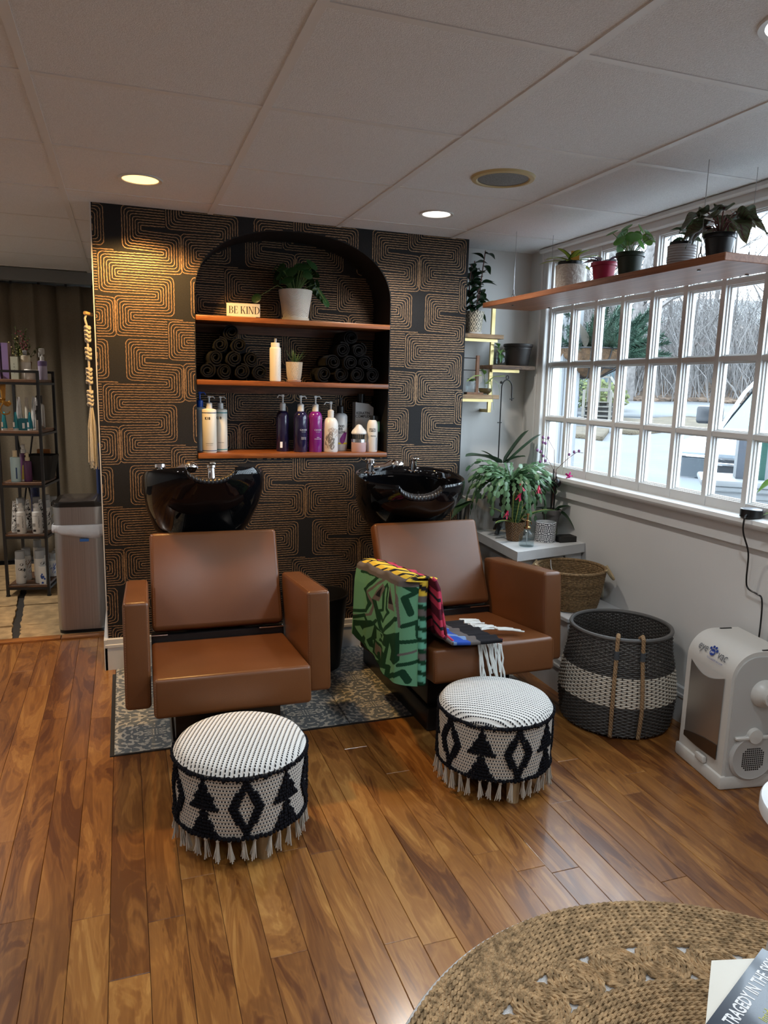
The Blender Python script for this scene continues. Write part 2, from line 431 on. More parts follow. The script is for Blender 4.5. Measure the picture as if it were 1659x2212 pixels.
# ---- other walls
struct(MB().box(XR-.02, XW+.1, YB, YB+.08, 0, H+.02).build('wall_back', WALLP), 'pale wall behind the corner plants', 'wall')
struct(MB().box(-2.7, 0, 6.08, 6.2, -.1, H+.1).build('wall_far', P('dim_wall_paint', (.45,.42,.38), .7)), 'far wall behind the curtain', 'wall')
struct(MB().box(-2.7, -2.6, -2, 6.2, -.1, H+.1).build('wall_left', WALLP), 'pale wall of the salon outside the view', 'wall')
struct(MB().box(-2.7, 2.3, -2.1, -2, -.1, H+.1).build('wall_front', WALLP), 'pale wall behind the viewer', 'wall')
WY0, WY1, WZ0, WZ1 = .90, 3.60, .93, 2.075
struct(MB().box(XW, XW+.10, -2, YB+.08, 0, WZ0-.02).box(XW, XW+.10, -2, YB+.08, WZ1+.02, H+.1).box(XW, XW+.10, WY1, YB+.08, WZ0-.02, WZ1+.02).box(XW, XW+.10, -2, WY0, WZ0-.02, WZ1+.02).build('wall_right', WALLP), 'off white window wall', 'wall')
# ---- the many-paned window
wn = struct(thing('window_1', 'wide white window of many small panes over the sill', 'window', (XW, 2.2, .93)))
def wpart(b, name, mat=WHITE, sm=0): 
    o = b.build(name, mat, wn, smooth=sm); o.matrix_parent_inverse = Matrix.Translation((-XW, -2.2, -.93)); return o
wpart(MB().rbox(XW-.014, XW+.02, WY1-.005, WY1+.058, WZ0, WZ1+.06, .004, 1).rbox(XW-.024, XW+.0, WY1+.04, WY1+.062, WZ0, WZ1+.06, .004, 1), 'casing')
wpart(MB().rbox(XW-.017, XW+.02, WY0-.058, WY1+.061, WZ1-.002, WZ1+.035, .004, 1).rbox(XW-.04, XW+.01, WY0-.058, WY1+.06, WZ1+.03, H-.003, .006, 1), 'head_casing')
wpart(MB().rbox(XW-.014, XW+.02, WY0-.058, WY0+.005, WZ0, WZ1+.03, .004, 1), 'casing')
b = MB(); prof = [(-.052, .0), (-.056, .012), (-.050, .026), (-.03, .03), (.09, .03), (.09, -.01), (-.03, -.01), (-.046, -.006)]
V = []; 
for y in (WY0-.07, WY1+.02):
    for px, pz in prof: V.append((XW+px, y, WZ0-.03+pz))
k = len(prof); b.add(V, [tuple(range(k)), tuple(range(k, 2*k))[::-1]]+[(i, k+i, k+(i+1) % k, (i+1) % k) for i in range(k)])
wpart(b, 'sill', sm=40)
wpart(MB().rbox(XW-.018, XW, WY0-.05, WY1+.0, .815, WZ0-.035, .003, 1), 'apron')
MS = .2067
mys = [3.59-MS*i for i in range(14)]; mzs = [.95, 1.222, 1.514, 1.803, 2.07]
for i, y in enumerate(mys):
    w1 = .012
    wpart(MB().box(XW+.014, XW+.026, y-w1, y+w1, WZ0-.01, WZ1+.01).box(XW+.026, XW+.036, y-w1-.005, y+w1+.005, WZ0-.01, WZ1+.01).box(XW+.036, XW+.052, y-w1-.010, y+w1+.010, WZ0-.01, WZ1+.01), 'mullion')
for z in mzs:
    w1 = .010 if .96 < z < 2.05 else .02
    wpart(MB().box(XW+.0165, XW+.0272, WY0, WY1, z-w1, z+w1).box(XW+.0272, XW+.0372, WY0, WY1, z-w1-.004, z+w1+.004).box(XW+.0372, XW+.05, WY0, WY1, z-w1-.008, z+w1+.008), 'muntin')
for i in range(13):
    for j in range(4):
        wpart(MB().add([(XW+.042, mys[i+1], mzs[j]), (XW+.042, mys[i], mzs[j]), (XW+.042, mys[i], mzs[j+1]), (XW+.042, mys[i+1], mzs[j+1])], [(0, 1, 2, 3)]), 'pane', GLASS)
# ---- baseboards
def baseboard(name, x0, x1, y0, y1, label):
    hx = x1-x0 > y1-y0
    b = MB().box(x0, x1, y0, y1, 0, .125)
    if hx: b.rbox(x0, x1, y0-.004, y1, .11, .128, .003, 1).rbox(x0, x1, y0+.003, y1, .125, .155, .004, 1)
    else: b.rbox(x0-.004, x1, y0, y1, .11, .128, .003, 1).rbox(x0+.003, x1, y0, y1, .125, .155, .004, 1)
    struct(b.build(name, WHITE, smooth=0), label, 'baseboard')
baseboard('baseboard_back', XL-.016, XR, YW-.018, YW-.0005, 'white baseboard along the wallpapered wall')
baseboard('baseboard_right', XW-.02, XW-.0005, -1.9, 2.715, 'white baseboard below the window wall')
struct(MB().box(XL-.02, XL-.0055, YW-.018, 4.07, 0, .15).build('baseboard_side', WHITE), 'white baseboard end at the wall corner', 'baseboard')
# ---- recessed lights and ceiling loudspeaker
def downlight(loc, r, label, c, energy, estr, power=True, blend=.6, ang=150, tilt=0):
    t = thing('recessed_light', label, 'ceiling light', (loc[0], loc[1], H-.002), group='recessed ceiling lights')
    MB().lathe([(r*.80, .0), (r*.82, -.004), (r*.97, -.006), (r, -.003), (r, .001)], 36).build('trim_ring', P('white_light_trim', (.66,.65,.63), .4), t)
    MB().lathe([(r*.80, -.0015), (r*.5, -.0025), (1e-4, -.003)], 36).build('lens', P('lens_'+str(round(c[2]*100)), c, .4, emit=(c, estr)), t)
    if power:
        l = lamp('recessed_light_lamp', 'SPOT', (loc[0], loc[1], H-.03), energy, c, (tilt, 0, 0), shadow_soft_size=.05, spot_size=rad(ang), spot_blend=blend)
    return t
downlight((.088, 3.11), .083, 'warm recessed light in the ceiling tile before the accent wall', WARM, 64, 2.6, ang=112, blend=.3, tilt=rad(21))
downlight((1.328, 3.14), .076, 'recessed light in the ceiling nearest the white corner wall', NEUT, 24, 3.2)
downlight((1.335, 1.27), .088, 'large cool recessed light at the top edge of the picture', COOL, 24, 5)
# the same row of fixtures carries on over the rest of the salon
for xx, yy, cc, e in ((.088, 1.27, COOL, 22), (-1.15, 1.27, NEUT, 22), (-1.15, 3.11, NEUT, 26), (.088, -.6, COOL, 20), (1.328, -.6, COOL, 20), (-1.5, 5.0, NEUT, 70)):
    downlight((xx, yy), .083, 'recessed ceiling light out of the view over the salon', cc, e, 4)
t = thing('ceiling_speaker', 'round cream ceiling loudspeaker with grey grille', 'speaker', (1.322, 2.52, H-.002))
MB().lathe([(.092, -.006), (.097, -.010), (.112, -.008), (.117, .001)], 40).build('bezel', P('cream_plastic', (.50,.40,.20), .4), t)
m, b_, g = newmat('speaker_grille')
vo = g('TexVoronoi', {'Vector': g('TexCoord').outputs['Object'], 'Scale': 330.}).outputs['Distance']
g.l.new(g.ramp(vo, [(.25, (.03,.035,.04)), (.42, (.20,.215,.225))]), b_.inputs['Base Color']); b_.inputs['Roughness'].default_value = .5
MB().lathe([(.093, -.005), (.06, -.008), (1e-4, -.009)], 40).build('grille', m, t)
# ---- curtain and its header in the back area
CURT = P('taupe_linen_curtain', (.17,.145,.107), .95, spec=.1, var=(220, .14), bump=(420, .6, .002))
def cfn(u, v):
    x = -1.55+u*1.44; z = .03+v*2.0
    ph = u*26+.5*sin(u*9)
    a = .065*(1-.35*v)*(.75+.25*sin(u*17))
    return (x+.015*sin(ph*2)*v, 5.97+a*sin(ph)+.01*sin(ph*3+v*4), z)
cu = thing('curtain', 'taupe linen curtain hanging in soft folds across the back area', 'curtain', (0, 0, 0))
MB().grid(cfn, 220, 16).build('fabric', CURT, cu, smooth=80, solid=.003)
hk = MB().box(-.008, .008, -.003, .003, 0, .03).mesh('hook', BLACKM)
for k in range(8): inst('hook', hk, cu, (-1.45+k*.18, 5.97, 2.025))
struct(MB().rbox(-2.6, -.122, 5.90, 6.06, 2.045, H, .004, 1).build('trim_3', P('grey_curtain_track', (.20,.21,.21), .5)), 'grey header track above the curtain', 'trim')
# ================================================================ SHAMPOO CHAIRS
def bowl_mesh():
    """oval wash bowl, neck notch at -y; rim at z=0"""
    b = MB(); seg = 96
    prof = [(.0, -.285), (.42, -.285), (.62, -.272), (.80, -.215), (.93, -.135), (.985, -.065), (1.0, -.015), (1.0, .004), (.985, .016), (.955, .014), (.925, .0), (.89, -.04), (.80, -.10), (.62, -.15), (.35, -.175), (.0, -.18)]
    V = []; n = len(prof)
    for i in range(seg+1):
        a = 2*pi*i/seg; ca, sa = cos(a), sin(a)
        e = 2/2.5; X = .255*math.copysign(abs(ca)**e, ca); Y = (.255 if sa > 0 else .235)*math.copysign(abs(sa)**e, sa)
        for r, z in prof:
            x, y = X*r, Y*r
            if z < -.05 and r < 1.0: y += (-.05-z)*.85
            if y < -.10:
                w = min(1, abs(x)/.105); dip = -.055+.085*(w**5)
                if w < 1: z = min(z, dip)
            V.append((x, y, z))
    Fs = []
    for i in range(seg):
        for j in range(n-1):
            q = i*n+j; Fs.append((q, q+n, q+n+1, q+1))
    b.add(V, Fs); return b.mesh('bowl', BLACKG, 60)
BOWL = bowl_mesh()
def neck_mesh():
    b = MB()
    def fn(u, v):
        a = (u-.5)*2*1.15; R = .105
        rr_ = .03+.0012*sin(u*90)
        t = v*2*pi
        x = R*sin(a); z = .018-R*cos(a)*.62
        return (x, -.205+rr_*cos(t)*1.1, z+rr_*.55*sin(t))
    b.grid(fn, 64, 12); return b.mesh('neck_rest', P('black_rubber', (.010,.010,.012), .35), 60)
NECK = neck_mesh()
def cushion(x0, x1, y0, y1, z0, z1, r=.018): return MB().rbox(x0, x1, y0, y1, z0, z1, r, 4)
def seam(parent, pts, name='stitching'):
    """a run of raised stitches"""
    b = MB(); 
    for a, c in zip(pts, pts[1:]):
        a, c = Vector(a), Vector(c); L = (c-a).length; k = max(1, int(L/.008))
        for t in range(k):
            p = a.lerp(c, (t+.15)/k); q = a.lerp(c, (t+.8)/k); b.tube([p, q], .0007, 4)
    return b.build(name, STITCH, parent, smooth=0)
def shampoo_chair(x, y, z, yaw, pit, label, bowlpos, btilt, byaw):
    t = thing('shampoo_chair', label, 'salon chair', (x, y, 0), yaw)
    T = Matrix.Translation((0, 0, z)) @ Matrix.Rotation(-pit, 4, 'X')
    def pt(b, name, mat, M=T, par=t, smooth=45):
        o = b.build(name, mat, par, smooth=smooth); o.matrix_basis = M; return o
    seat = pt(cushion(-.262, .262, -.085, .46, -.012, .122, .016), 'seat', LEATH)
    seam(seat, [(-.256, -.0855, .0), (-.256, -.0855, .115)]); seam(seat, [(.256, -.0855, 0), (.256, -.0855, .115)])
    for s in (-1, 1):
        a = pt(cushion(min(s*.352, s*.268), max(s*.352, s*.268), 0, .517, 0, .364, .014), 'armrest', LEATH)
        for q in (.274, .346): seam(a, [(s*q, -.0006, .02), (s*q, -.0006, .35)]); seam(a, [(s*q, .01, .3646), (s*q, .50, .3646)])
    # back cushion, leaning
    TB = T @ Matrix.Translation((0, .43, .172)) @ Matrix.Rotation(-.36, 4, 'X')
    bk = pt(cushion(-.258, .258, 0, .07, 0, .40, .018), 'backrest', LEATH, TB)
    for s in (-1, 1): seam(bk, [(s*.250, -.0006, .02), (s*.250, -.0006, .385)])
    pt(MB().rbox(-.262, .262, .45, .50, .02, .15, .004, 1), 'seat_bracket', BLACKP)
    pt(MB().box(-.262, -.20, .44, .445, .148, .152).box(.16, .26, .44, .445, .148, .152), 'recline_bar', P('steel_bar', (.75,.75,.75), .2, metal=1))
    I = Matrix.Identity(4)
    pt(MB().rbox(-.20, .20, .10, .90, .0, .10, .006, 2).rbox(-.19, .19, .13, .60, .10, .30, .006, 2), 'pedestal', BLACKP, I)
    pt(MB().rbox(-.13, .13, .62, .92, .10, .70, .01, 2).tube([(-.2, .5, .1), (-.2, .72, .62)], .012, 8).tube([(.2, .5, .1), (.2, .72, .62)], .012, 8), 'bowl_column', BLACKP, I)
    bx, by, bz = bowlpos
    BM = Matrix.Rotation(-yaw, 4, 'Z') @ Matrix.Translation((bx-x, by-y, bz)) @ Matrix.Rotation(byaw, 4, 'Z') @ Matrix.Rotation(btilt, 4, 'X')
    bw = inst('bowl', BOWL, t, M=BM)
    inst('neck_rest', NECK, bw)
    # tap and spray head on the back ledge
    MB().lathe([(.026, 0), (.026, .006), (.018, .010), (.017, .055), (.022, .058), (.022, .07), (.012, .074), (1e-4, .075)], 20, (.06, .185, .0)).rbox(.046, .074, .13, .19, .066, .078, .004, 2).build('tap', CHROME, bw)
    MB().lathe([(.028, 0), (.028, .006), (.016, .012), (.015, .05), (.024, .056), (.024, .07), (1e-4, .072)], 20, (-.17, .13, .0)).build('hose_holder', CHROME, bw)
    MB().tube([(-.15, .12, .03), (-.12, .11, .035), (-.10, .10, .04), (-.07, .10, .05)], [.016, .02, .017, .026], 14).ball((-.045, .10, .052), .036, 16, 10, .7).build('spray_head', CHROME, bw)
    MB().cyl((0, .02, -.1795), .022, .004, 20).build('drain', CHROME, bw)
    return t
shampoo_chair(.323, 2.42, .289, -.023, .112, 'cognac leather shampoo chair with an empty seat and tilted black bowl', (.318, 3.25, .968), rad(-13), rad(2))
shampoo_chair(1.316, 2.45, .285, .021, .105, 'cognac leather shampoo chair with a blanket over its arm', (1.268, 3.21, .945), rad(4), rad(-8))

# ================================================================ POUFS
m, b_, g = newmat('woven_pouf_side'); u, v = uvp(g)
rows = g.math('FRACT', g.math('MULTIPLY', v, 17.)); off = g.math('MULTIPLY', g.math('FLOOR', g.math('MULTIPLY', v, 17.)), .5)
dash = g.math('FRACT', g.math('ADD', g.math('MULTIPLY', u, 132.), off))
k1 = g.math('MULTIPLY', g.math('MULTIPLY', g.math('GREATER_THAN', rows, .32), g.math('LESS_THAN', rows, .74)), g.math('LESS_THAN', dash, .60))
nz = g('TexNoise', {'Vector': g('TexCoord').outputs['Object'], 'Scale': 380.}).outputs['Fac']
g.l.new(g.mix(k1, (.60,.57,.52,1), (.012,.012,.016,1)), b_.inputs['Base Color']); b_.inputs['Roughness'].default_value = .95
hh = g.math('ADD', g.math('MULTIPLY', g.math('SINE', g.math('MULTIPLY', v, 17*6.283)), .4), nz); bumped(g, b_, hh, .7, .003); PSIDE = m
m, b_, g = newmat('woven_pouf_top'); sp = g('SeparateXYZ', {0: g('TexCoord').outputs['Object']})
st = g.math('FRACT', g.math('MULTIPLY', sp.outputs[0], 76.)); dd = g.math('FRACT', g.math('ADD', g.math('MULTIPLY', sp.outputs[1], 120.), g.math('MULTIPLY', g.math('FLOOR', g.math('MULTIPLY', sp.outputs[0], 76.)), .5)))
nz = g('TexNoise', {'Vector': g('TexCoord').outputs['Object'], 'Scale': 300.}).outputs['Fac']
k1 = g.math('MULTIPLY', g.math('LESS_THAN', st, .33), g.math('LESS_THAN', dd, .68))
g.l.new(g.mix(k1, (.72,.71,.68,1), (.015,.017,.022,1)), b_.inputs['Base Color']); b_.inputs['Roughness'].default_value = .95
bumped(g, b_, g.math('ADD', g.math('MULTIPLY', g.math('SINE', g.math('MULTIPLY', sp.outputs[0], 76*6.283)), .5), nz), .8, .003); PTOP = m
TUFT = P('black_yarn', (.007,.007,.010), .95, spec=.15, bump=(500, .8, .003)); COTTON = P('natural_cotton_yarn', (.50,.46,.40), .95, spec=.1)
PLEG = wood('pale_leg_wood', (.30,.20,.10), (.44,.32,.18), (.55,.42,.26), (14, 14, 2), .5, axis=2)
def tassel_mesh():
    b = MB(); rn = random.Random(5)
    b.ball((0, 0, -.006), .0062, 7, 5, 1.1)
    for k in range(13):
        a = rn.uniform(0, 2*pi); r0 = rn.uniform(.0, .0035); r1 = rn.uniform(.003, .012); L = rn.uniform(.056, .07)
        b.tube([(r0*cos(a), r0*sin(a), -.008), (r0*1.6*cos(a), r0*1.6*sin(a), -.022), (r1*cos(a), r1*sin(a), -L)], .0016, 4, cap=False)
    return b.mesh('tassel', COTTON, 60)
TAS = tassel_mesh()
def blob(b, th, z, R, r, rn):
    b.ball(((R+r*.35)*cos(th), (R+r*.35)*sin(th), z), r*rn.uniform(.85, 1.2), 6, 4, rn.uniform(.8, 1.1))
def pouf(x, y, rz, label, z0=.095, z1=.285, R=.198):
    t = thing('fringed_pouf', label, 'pouf', (x, y, 0), rz, 'fringed poufs before the chairs')
    rn = random.Random(11)
    MB().lathe([(R, z0+(z1-z0)*k/12) for k in range(13)], 72).build('side_cover', PSIDE, t, smooth=60)
    pr = [(R-.004, z1-.006), (R+.001, z1+.004), (R-.006, z1+.014)]+[((R-.006)*cos(pi/2*k/8), z1+.014+.03*sin(pi/2*k/8)) for k in range(1, 9)]
    pr[-1] = (1e-4, pr[-1][1]); MB().lathe(pr, 72).build('top_cover', PTOP, t, smooth=60)
    MB().lathe([(1e-4, 0), (R, 0)], 48, (0, 0, z0+.002)).build('underside', BLACKP, t)
    b = MB()
    for k in range(96): blob(b, 2*pi*k/96, z1-.004+rn.uniform(-.003, .003), R, .0075, rn)
    b.build('top_yarn_edge', TUFT, t)
    b = MB()
    for k in range(96): blob(b, 2*pi*k/96, z0+.004+rn.uniform(-.002, .002), R, .0068, rn)
    b.build('bottom_yarn_edge', TUFT, t)
    nm = 10; hz = z1-z0-.012; c = (z0+z1)/2
    for q in range(nm):
        a0 = 2*pi*q/nm; b = MB()
        def dot(w, zz): blob(b, a0+w/R, zz, R, .0062, rn)
        if q % 2 == 0:    # diamond outline
            for k in range(17):
                s = k/16; w = (s*2 if s < .5 else 2-s*2)*.038; zz = z0+.008+s*hz
                for ww in (w, w-.010, w+.008 if .2 < s < .8 else w): dot(ww, zz); dot(-ww, zz)
        else:             # two stacked filled arrowheads
            for zt, hgt, ww in ((z1-.012, .085, .044), (z0+.008+.09, .088, .044)):
                for k in range(9):
                    s = k/8; w = s*ww; m_ = int(w/.0085)
                    for e in range(-m_, m_+1): dot(e*.0085+rn.uniform(-.002, .002), zt-s*hgt)
        b.build('tuft_motif', TUFT, t)
    for k in range(34):
        a = 2*pi*k/34+rn.uniform(-.03, .03)
        inst('tassel', TAS, t, ((R-.001)*cos(a), (R-.001)*sin(a), z0+.002), (rn.uniform(-.1, .1), rn.uniform(-.1, .1), rn.uniform(0, 6)))
    lg = MB().cyl((0, 0, 0), .021, z0+.01, 20, r2=.023).mesh('leg', PLEG)
    for q in range(4):
        a = pi/4+q*pi/2-.1; inst('leg', lg, t, (.155*cos(a), .155*sin(a), 0))
    return t
pouf(.303, 2.105, rad(-22), 'black and cream fringed pouf below the empty chair')
pouf(1.203, 2.155, rad(50), 'black and cream fringed pouf before the chair with the blanket')

# ================================================================ BLANKET over the left arm of the second chair
LG, DG, GY, YE, RD, DR, BL, BK, LB = (.115,.285,.165), (.008,.042,.020), (.115,.10,.095), (.62,.42,.045), (.40,.035,.07), (.075,.008,.018), (.025,.075,.36), (.012,.012,.015), (.16,.25,.42)
motif = [  # (colour, half width, points, closed) traced as flat woven figures in panel units (0-640 x 0-1170)
 (DG, 13, [(100,190),(265,228),(130,352),(190,470),(150,545),(40,575)], 0), (GY, 9, [(330,240),(160,372),(225,475),(195,565),(40,625)], 0), (DG, 13, [(40,640),(130,590),(190,665),(250,610)], 0),
 (DG, 10, [(318,330),(345,300),(370,330),(378,495),(405,525),(322,605),(275,520),(318,510)], 1), (DG, 14, [(225,430),(300,660),(345,685),(475,575)], 0), (DG, 10, [(240,420),(290,600)], 0),
 (GY, 0, [(205,425),(300,290),(320,330),(280,440)], 2), (BK, 0, [(245,390),(300,315),(285,405)], 2), (GY, 0, [(390,300),(470,520),(400,490)], 2), (BK, 0, [(395,345),(445,465),(400,450)], 2), (GY, 7, [(430,270),(480,420),(500,640)], 0),
 (DG, 16, [(500,300),(590,400),(520,420),(560,560)], 0), (DG, 0, [(45,665),(130,640),(200,615),(310,690),(400,700),(500,680),(505,905),(450,960),(330,985),(200,930),(120,860),(45,800)], 2), (LG, 0, [(130,715),(228,655),(205,760),(170,800),(215,905),(150,850),(160,790),(110,760)], 2), (LG, 0, [(260,680),(370,720),(355,765),(300,745),(290,770),(400,800),(385,850),(355,830),(342,935),(300,985),(230,920),(195,900),(185,850),(230,860),(215,790),(265,760)], 2), (DG, 0, [(300,705),(335,718),(318,750)], 2), (DG, 9, [(238,780),(354,825),(344,932),(226,890)], 1), (GY, 0, [(250,795),(340,835),(330,915),(240,880)], 2), (LG, 0, [(430,765),(450,830),(440,900),(500,960),(430,950),(400,1010),(410,900)], 2), (LG, 0, [(60,720),(100,700),(140,760),(120,800)], 2),
 (DG, 14, [(60,780),(150,850),(190,930)], 0), (DG, 16, [(250,960),(330,950),(300,880)], 0), (DG, 17, [(350,950),(430,960),(420,1040),(520,1000),(560,1090)], 0), (DG, 18, [(360,1020),(450,1100),(560,1150)], 0), (DG, 15, [(520,640),(600,640),(610,760)], 0), (GY, 8, [(500,860),(600,870)], 0), (DG, 12, [(500,940),(620,960)], 0), (DG, 12, [(500,760),(630,800)], 0)]
def seg_d(p, a, b):
    ab = (b[0]-a[0], b[1]-a[1]); L = ab[0]**2+ab[1]**2 or 1
    t = max(0, min(1, ((p[0]-a[0])*ab[0]+(p[1]-a[1])*ab[1])/L)); return math.hypot(p[0]-a[0]-ab[0]*t, p[1]-a[1]-ab[1]*t)
def inpoly(p, pl):
    r = False; j = len(pl)-1
    for i in range(len(pl)):
        if (pl[i][1] > p[1]) != (pl[j][1] > p[1]) and p[0] < (pl[j][0]-pl[i][0])*(p[1]-pl[i][1])/(pl[j][1]-pl[i][1])+pl[i][0]: r = not r
        j = i
    return r
def green(px, py):
    c = LG; q = (px, py)
    for colr, w, pts, cl_ in motif:
        if cl_ == 2:
            if inpoly(q, pts): c = colr
        else:
            ps = pts+[pts[0]] if cl_ == 1 else pts
            if min(seg_d(q, a, b) for a, b in zip(ps, ps[1:])) < w*1.2: c = colr
    return c
# profile across the arm in chair-local (u, w): outside hem -> over the arm -> inside -> seat
chM = Matrix.Translation((1.316, 2.45, 0)) @ Matrix.Rotation(.021, 4, 'Z') @ Matrix.Translation((0, 0, .285)) @ Matrix.Rotation(-.105, 4, 'X')
prof = [(-.372, .02), (-.368, .15), (-.366, .30), (-.358, .375), (-.335, .388), (-.300, .386), (-.262, .378), (-.248, .34), (-.243, .25), (-.235, .17), (-.20, .138), (-.13, .137), (-.02, .142)]
acc = [0]
for a, b in zip(prof, prof[1:]): acc.append(acc[-1]+math.hypot(b[0]-a[0], b[1]-a[1]))
def along(s):
    d = s*acc[-1]
    for i in range(len(prof)-1):
        if d <= acc[i+1]:
            t = (d-acc[i])/(acc[i+1]-acc[i]); a, b = prof[i], prof[i+1]; return a[0]+(b[0]-a[0])*t, a[1]+(b[1]-a[1])*t
    return prof[-1]
sArm = acc[3]/acc[-1]; sTop = acc[6]/acc[-1]; sIn = acc[9]/acc[-1]
def vrange(s):
    if s < sTop: 
        k = s/sTop; return -.085, .50-.02*k
    k = (s-sTop)/(1-sTop); return -.085-.03*k, .46-.24*min(1, k*1.2)
def bfn(s, t):
    u_, w_ = along(s); v0, v1 = vrange(s); v_ = v0+(v1-v0)*t
    if s < sTop and t < .15: q_ = (.15-t)/.15; v_ = -.006-.035*sin(q_*pi/2); u_ += (.07 if s < sArm else .02)*q_**1.3
    rip = .006*sin(t*15+s*6)+.004*sin(t*31+2)
    if s < sArm: u_ -= .010*(1-s/sArm)*(1+sin(t*7)); u_ += rip*.6-.004; w_ -= .075*(1-s/sArm)*(t-.45)*-1.2
    elif s < sTop: w_ += .006+rip*.5
    else: u_ += rip*.8+.004; w_ += .006+abs(rip)*.7
    if s > sIn: v_ += -.07*(s-sIn)/(1-sIn)*.6
    return chM @ Vector((u_, v_, w_))
def bcol(s, t):
    if s < sArm*.95:
        k = s/(sArm*.95)      # 0 hem .. 1 top ; t 0 front .. 1 back
        lx, rx = 40, 640
        px = rx-(rx-lx)*t**.68; ytop = 160+(px-40)*.37; ybot = 800+(px-40)*.63
        return green(px, ybot+(ytop-ybot)*k)
    if s < sArm+(sTop-sArm)*.08: return GY
    if s < sArm+(sTop-sArm)*.72: return BK if (sin(t*40+s*60) > .6) else YE
    if s < sTop: return BK if s < sArm+(sTop-sArm)*.80 else RD
    k = (s-sTop)/(1-sTop)
    if k < .52:
        st_ = sin(k*26+1.4*sin(t*9)); return DR if st_ > .35 else (BK if st_ < -.93 else RD)
    if k < .60: return GY
    if k < .74: return BL if sin(t*13+k*20) > -.1 else LB
    if k < .82: return GY
    return BK
bt = thing('throw_blanket', 'colourful patterned wool throw with white fringe draped over the chair arm', 'blanket', (1.316, 2.45, 0))
o = MB().grid(bfn, 480, 320, cf=bcol).build('cloth', dyed('wool_throw'), bt, smooth=80, solid=.012, color=True); o.matrix_parent_inverse = Matrix.Translation((-1.316, -2.45, 0))
# front roll of the doubled cloth edge
def roll(s, t):
    u_, w_ = along(s); a = pi*(t-.5)
    if s < sArm: w_ -= .075*(1-s/sArm)*.54
    return chM @ Vector((u_+.016*sin(a)*(1 if s < sTop else .4)+(.075 if s < sArm else .02), -.040-.016*cos(a)-(.075*(s-sTop)/(1-sTop) if s > sTop else 0), w_+.004))
def rcol(s, t):
    if s < sArm*.80: return DG if sin(s*150+t*2) > .25 else ((.12,.36,.26) if sin(s*40) > -.7 else GY)
    if s < sArm*.86: return GY
    if s < sTop: return BK if sin(s*120+t*3) > .3 else YE
    return DR if sin(s*70+t*2) > .3 else RD
o = MB().grid(roll, 160, 14, cf=rcol).build('folded_edge', dyed('wool_throw_edge'), bt, smooth=80, solid=.006, color=True); o.matrix_parent_inverse = Matrix.Translation((-1.316, -2.45, 0))
FRN = P('white_wool_fringe', (.66,.68,.66), .95, spec=.1)
rn = random.Random(2)
def strand(p, d, L, sag):
    b = MB(); pts = []
    for k in range(6):
        s = k/5; q = Vector(p)+Vector(d)*L*s+Vector((rn.uniform(-.003, .003), rn.uniform(-.003, .003), 0))
        q.z += -sag*s*s; pts.append(chM @ q)
    b.tube(pts, .0036, 5); o = b.build('fringe', FRN, bt, smooth=60); o.matrix_parent_inverse = Matrix.Translation((-1.316, -2.45, 0))
for k in range(22): strand((-.025+.02*rn.random(), .02+k*.009, .152+.004*(k % 2)), (.93, .1-.05*k/14+rn.uniform(-.2, .2), 0), .075+rn.random()*.02, .006)
for k in range(17): strand((-.085+k*.006, -.098, .140-.012*abs(k-6)/6), (.10+rn.uniform(-.15, .15), -.12, -1), .10+rn.random()*.05+(.07 if k < 3 else 0), 0)
for k in range(8): strand((.06, .00+k*.006, .150), (.9, -.3+rn.uniform(-.15, .15), 0), .085+rn.random()*.03, .008)
for k in range(13): strand((-.232+.004*k, .35-.008*k, .345-.014*k), (.55, -.12+rn.uniform(-.1, .1), -.75), .075+rn.random()*.02, .02)
# ================================================================ WICKER HAMPER, ROPE BASKET, PET VACUUM
def bask_r(k):   # radius along the height 0..1
    return .222+.016*math.sin(pi*min(1, k*1.25))-.020*max(0, k-.35)/.65*1.0
WKD = P('charcoal_wicker', (.055,.050,.046), .55, var=(90, .3)); WKL = P('cream_wicker', (.58,.53,.45), .6, var=(90, .12))
t = thing('wicker_hamper', 'tall charcoal wicker hamper with a cream band and rope handles', 'basket', (1.945, 2.452, 0))
HB = .41; rows = 52
for nm, a, c, mt in (('lower_weave', 0, 17, WKD), ('cream_band', 17, 33, WKL), ('upper_weave', 33, rows, WKD)):
    b = MB()
    for q in range(a, c):
        k = (q+.5)/rows; R0 = bask_r(k); z = .012+k*(HB-.02); n = 144; pts = []
        for i in range(n):
            an = 2*pi*i/n; s = sin(an*36+(pi if q % 2 else 0)); pts.append(((R0+.0034*s)*cos(an), (R0+.0034*s)*sin(an), z+(.0012*sin(an*72))))
        b.tube(pts, .0036, 5, closed=True)
    stuff(b.build(nm, mt, t, smooth=60))
b = MB()
for i in range(72):
    an = 2*pi*(i+.5)/72; b.tube([(bask_r(k/8)*cos(an), bask_r(k/8)*sin(an), .008+k/8*(HB-.015)) for k in range(9)], .0026, 5)
stuff(b.build('stakes', WKD, t, smooth=60))
b = MB(); R0 = bask_r(1)+.001; b.tube([(R0*cos(2*pi*i/80), R0*sin(2*pi*i/80), HB) for i in range(80)], .0085, 8, closed=True); b.build('rim', P('grey_wicker_rim', (.10,.098,.095), .45), t)
MB().lathe([(1e-4, .012), (bask_r(0)-.004, .012)], 48).build('base', WKD, t)
ROPE = P('tan_rope', (.30,.19,.10), .9, var=(160, .3), bump=(160, .9, .006)); TAPE = P('grey_tape', (.06,.07,.08), .5)
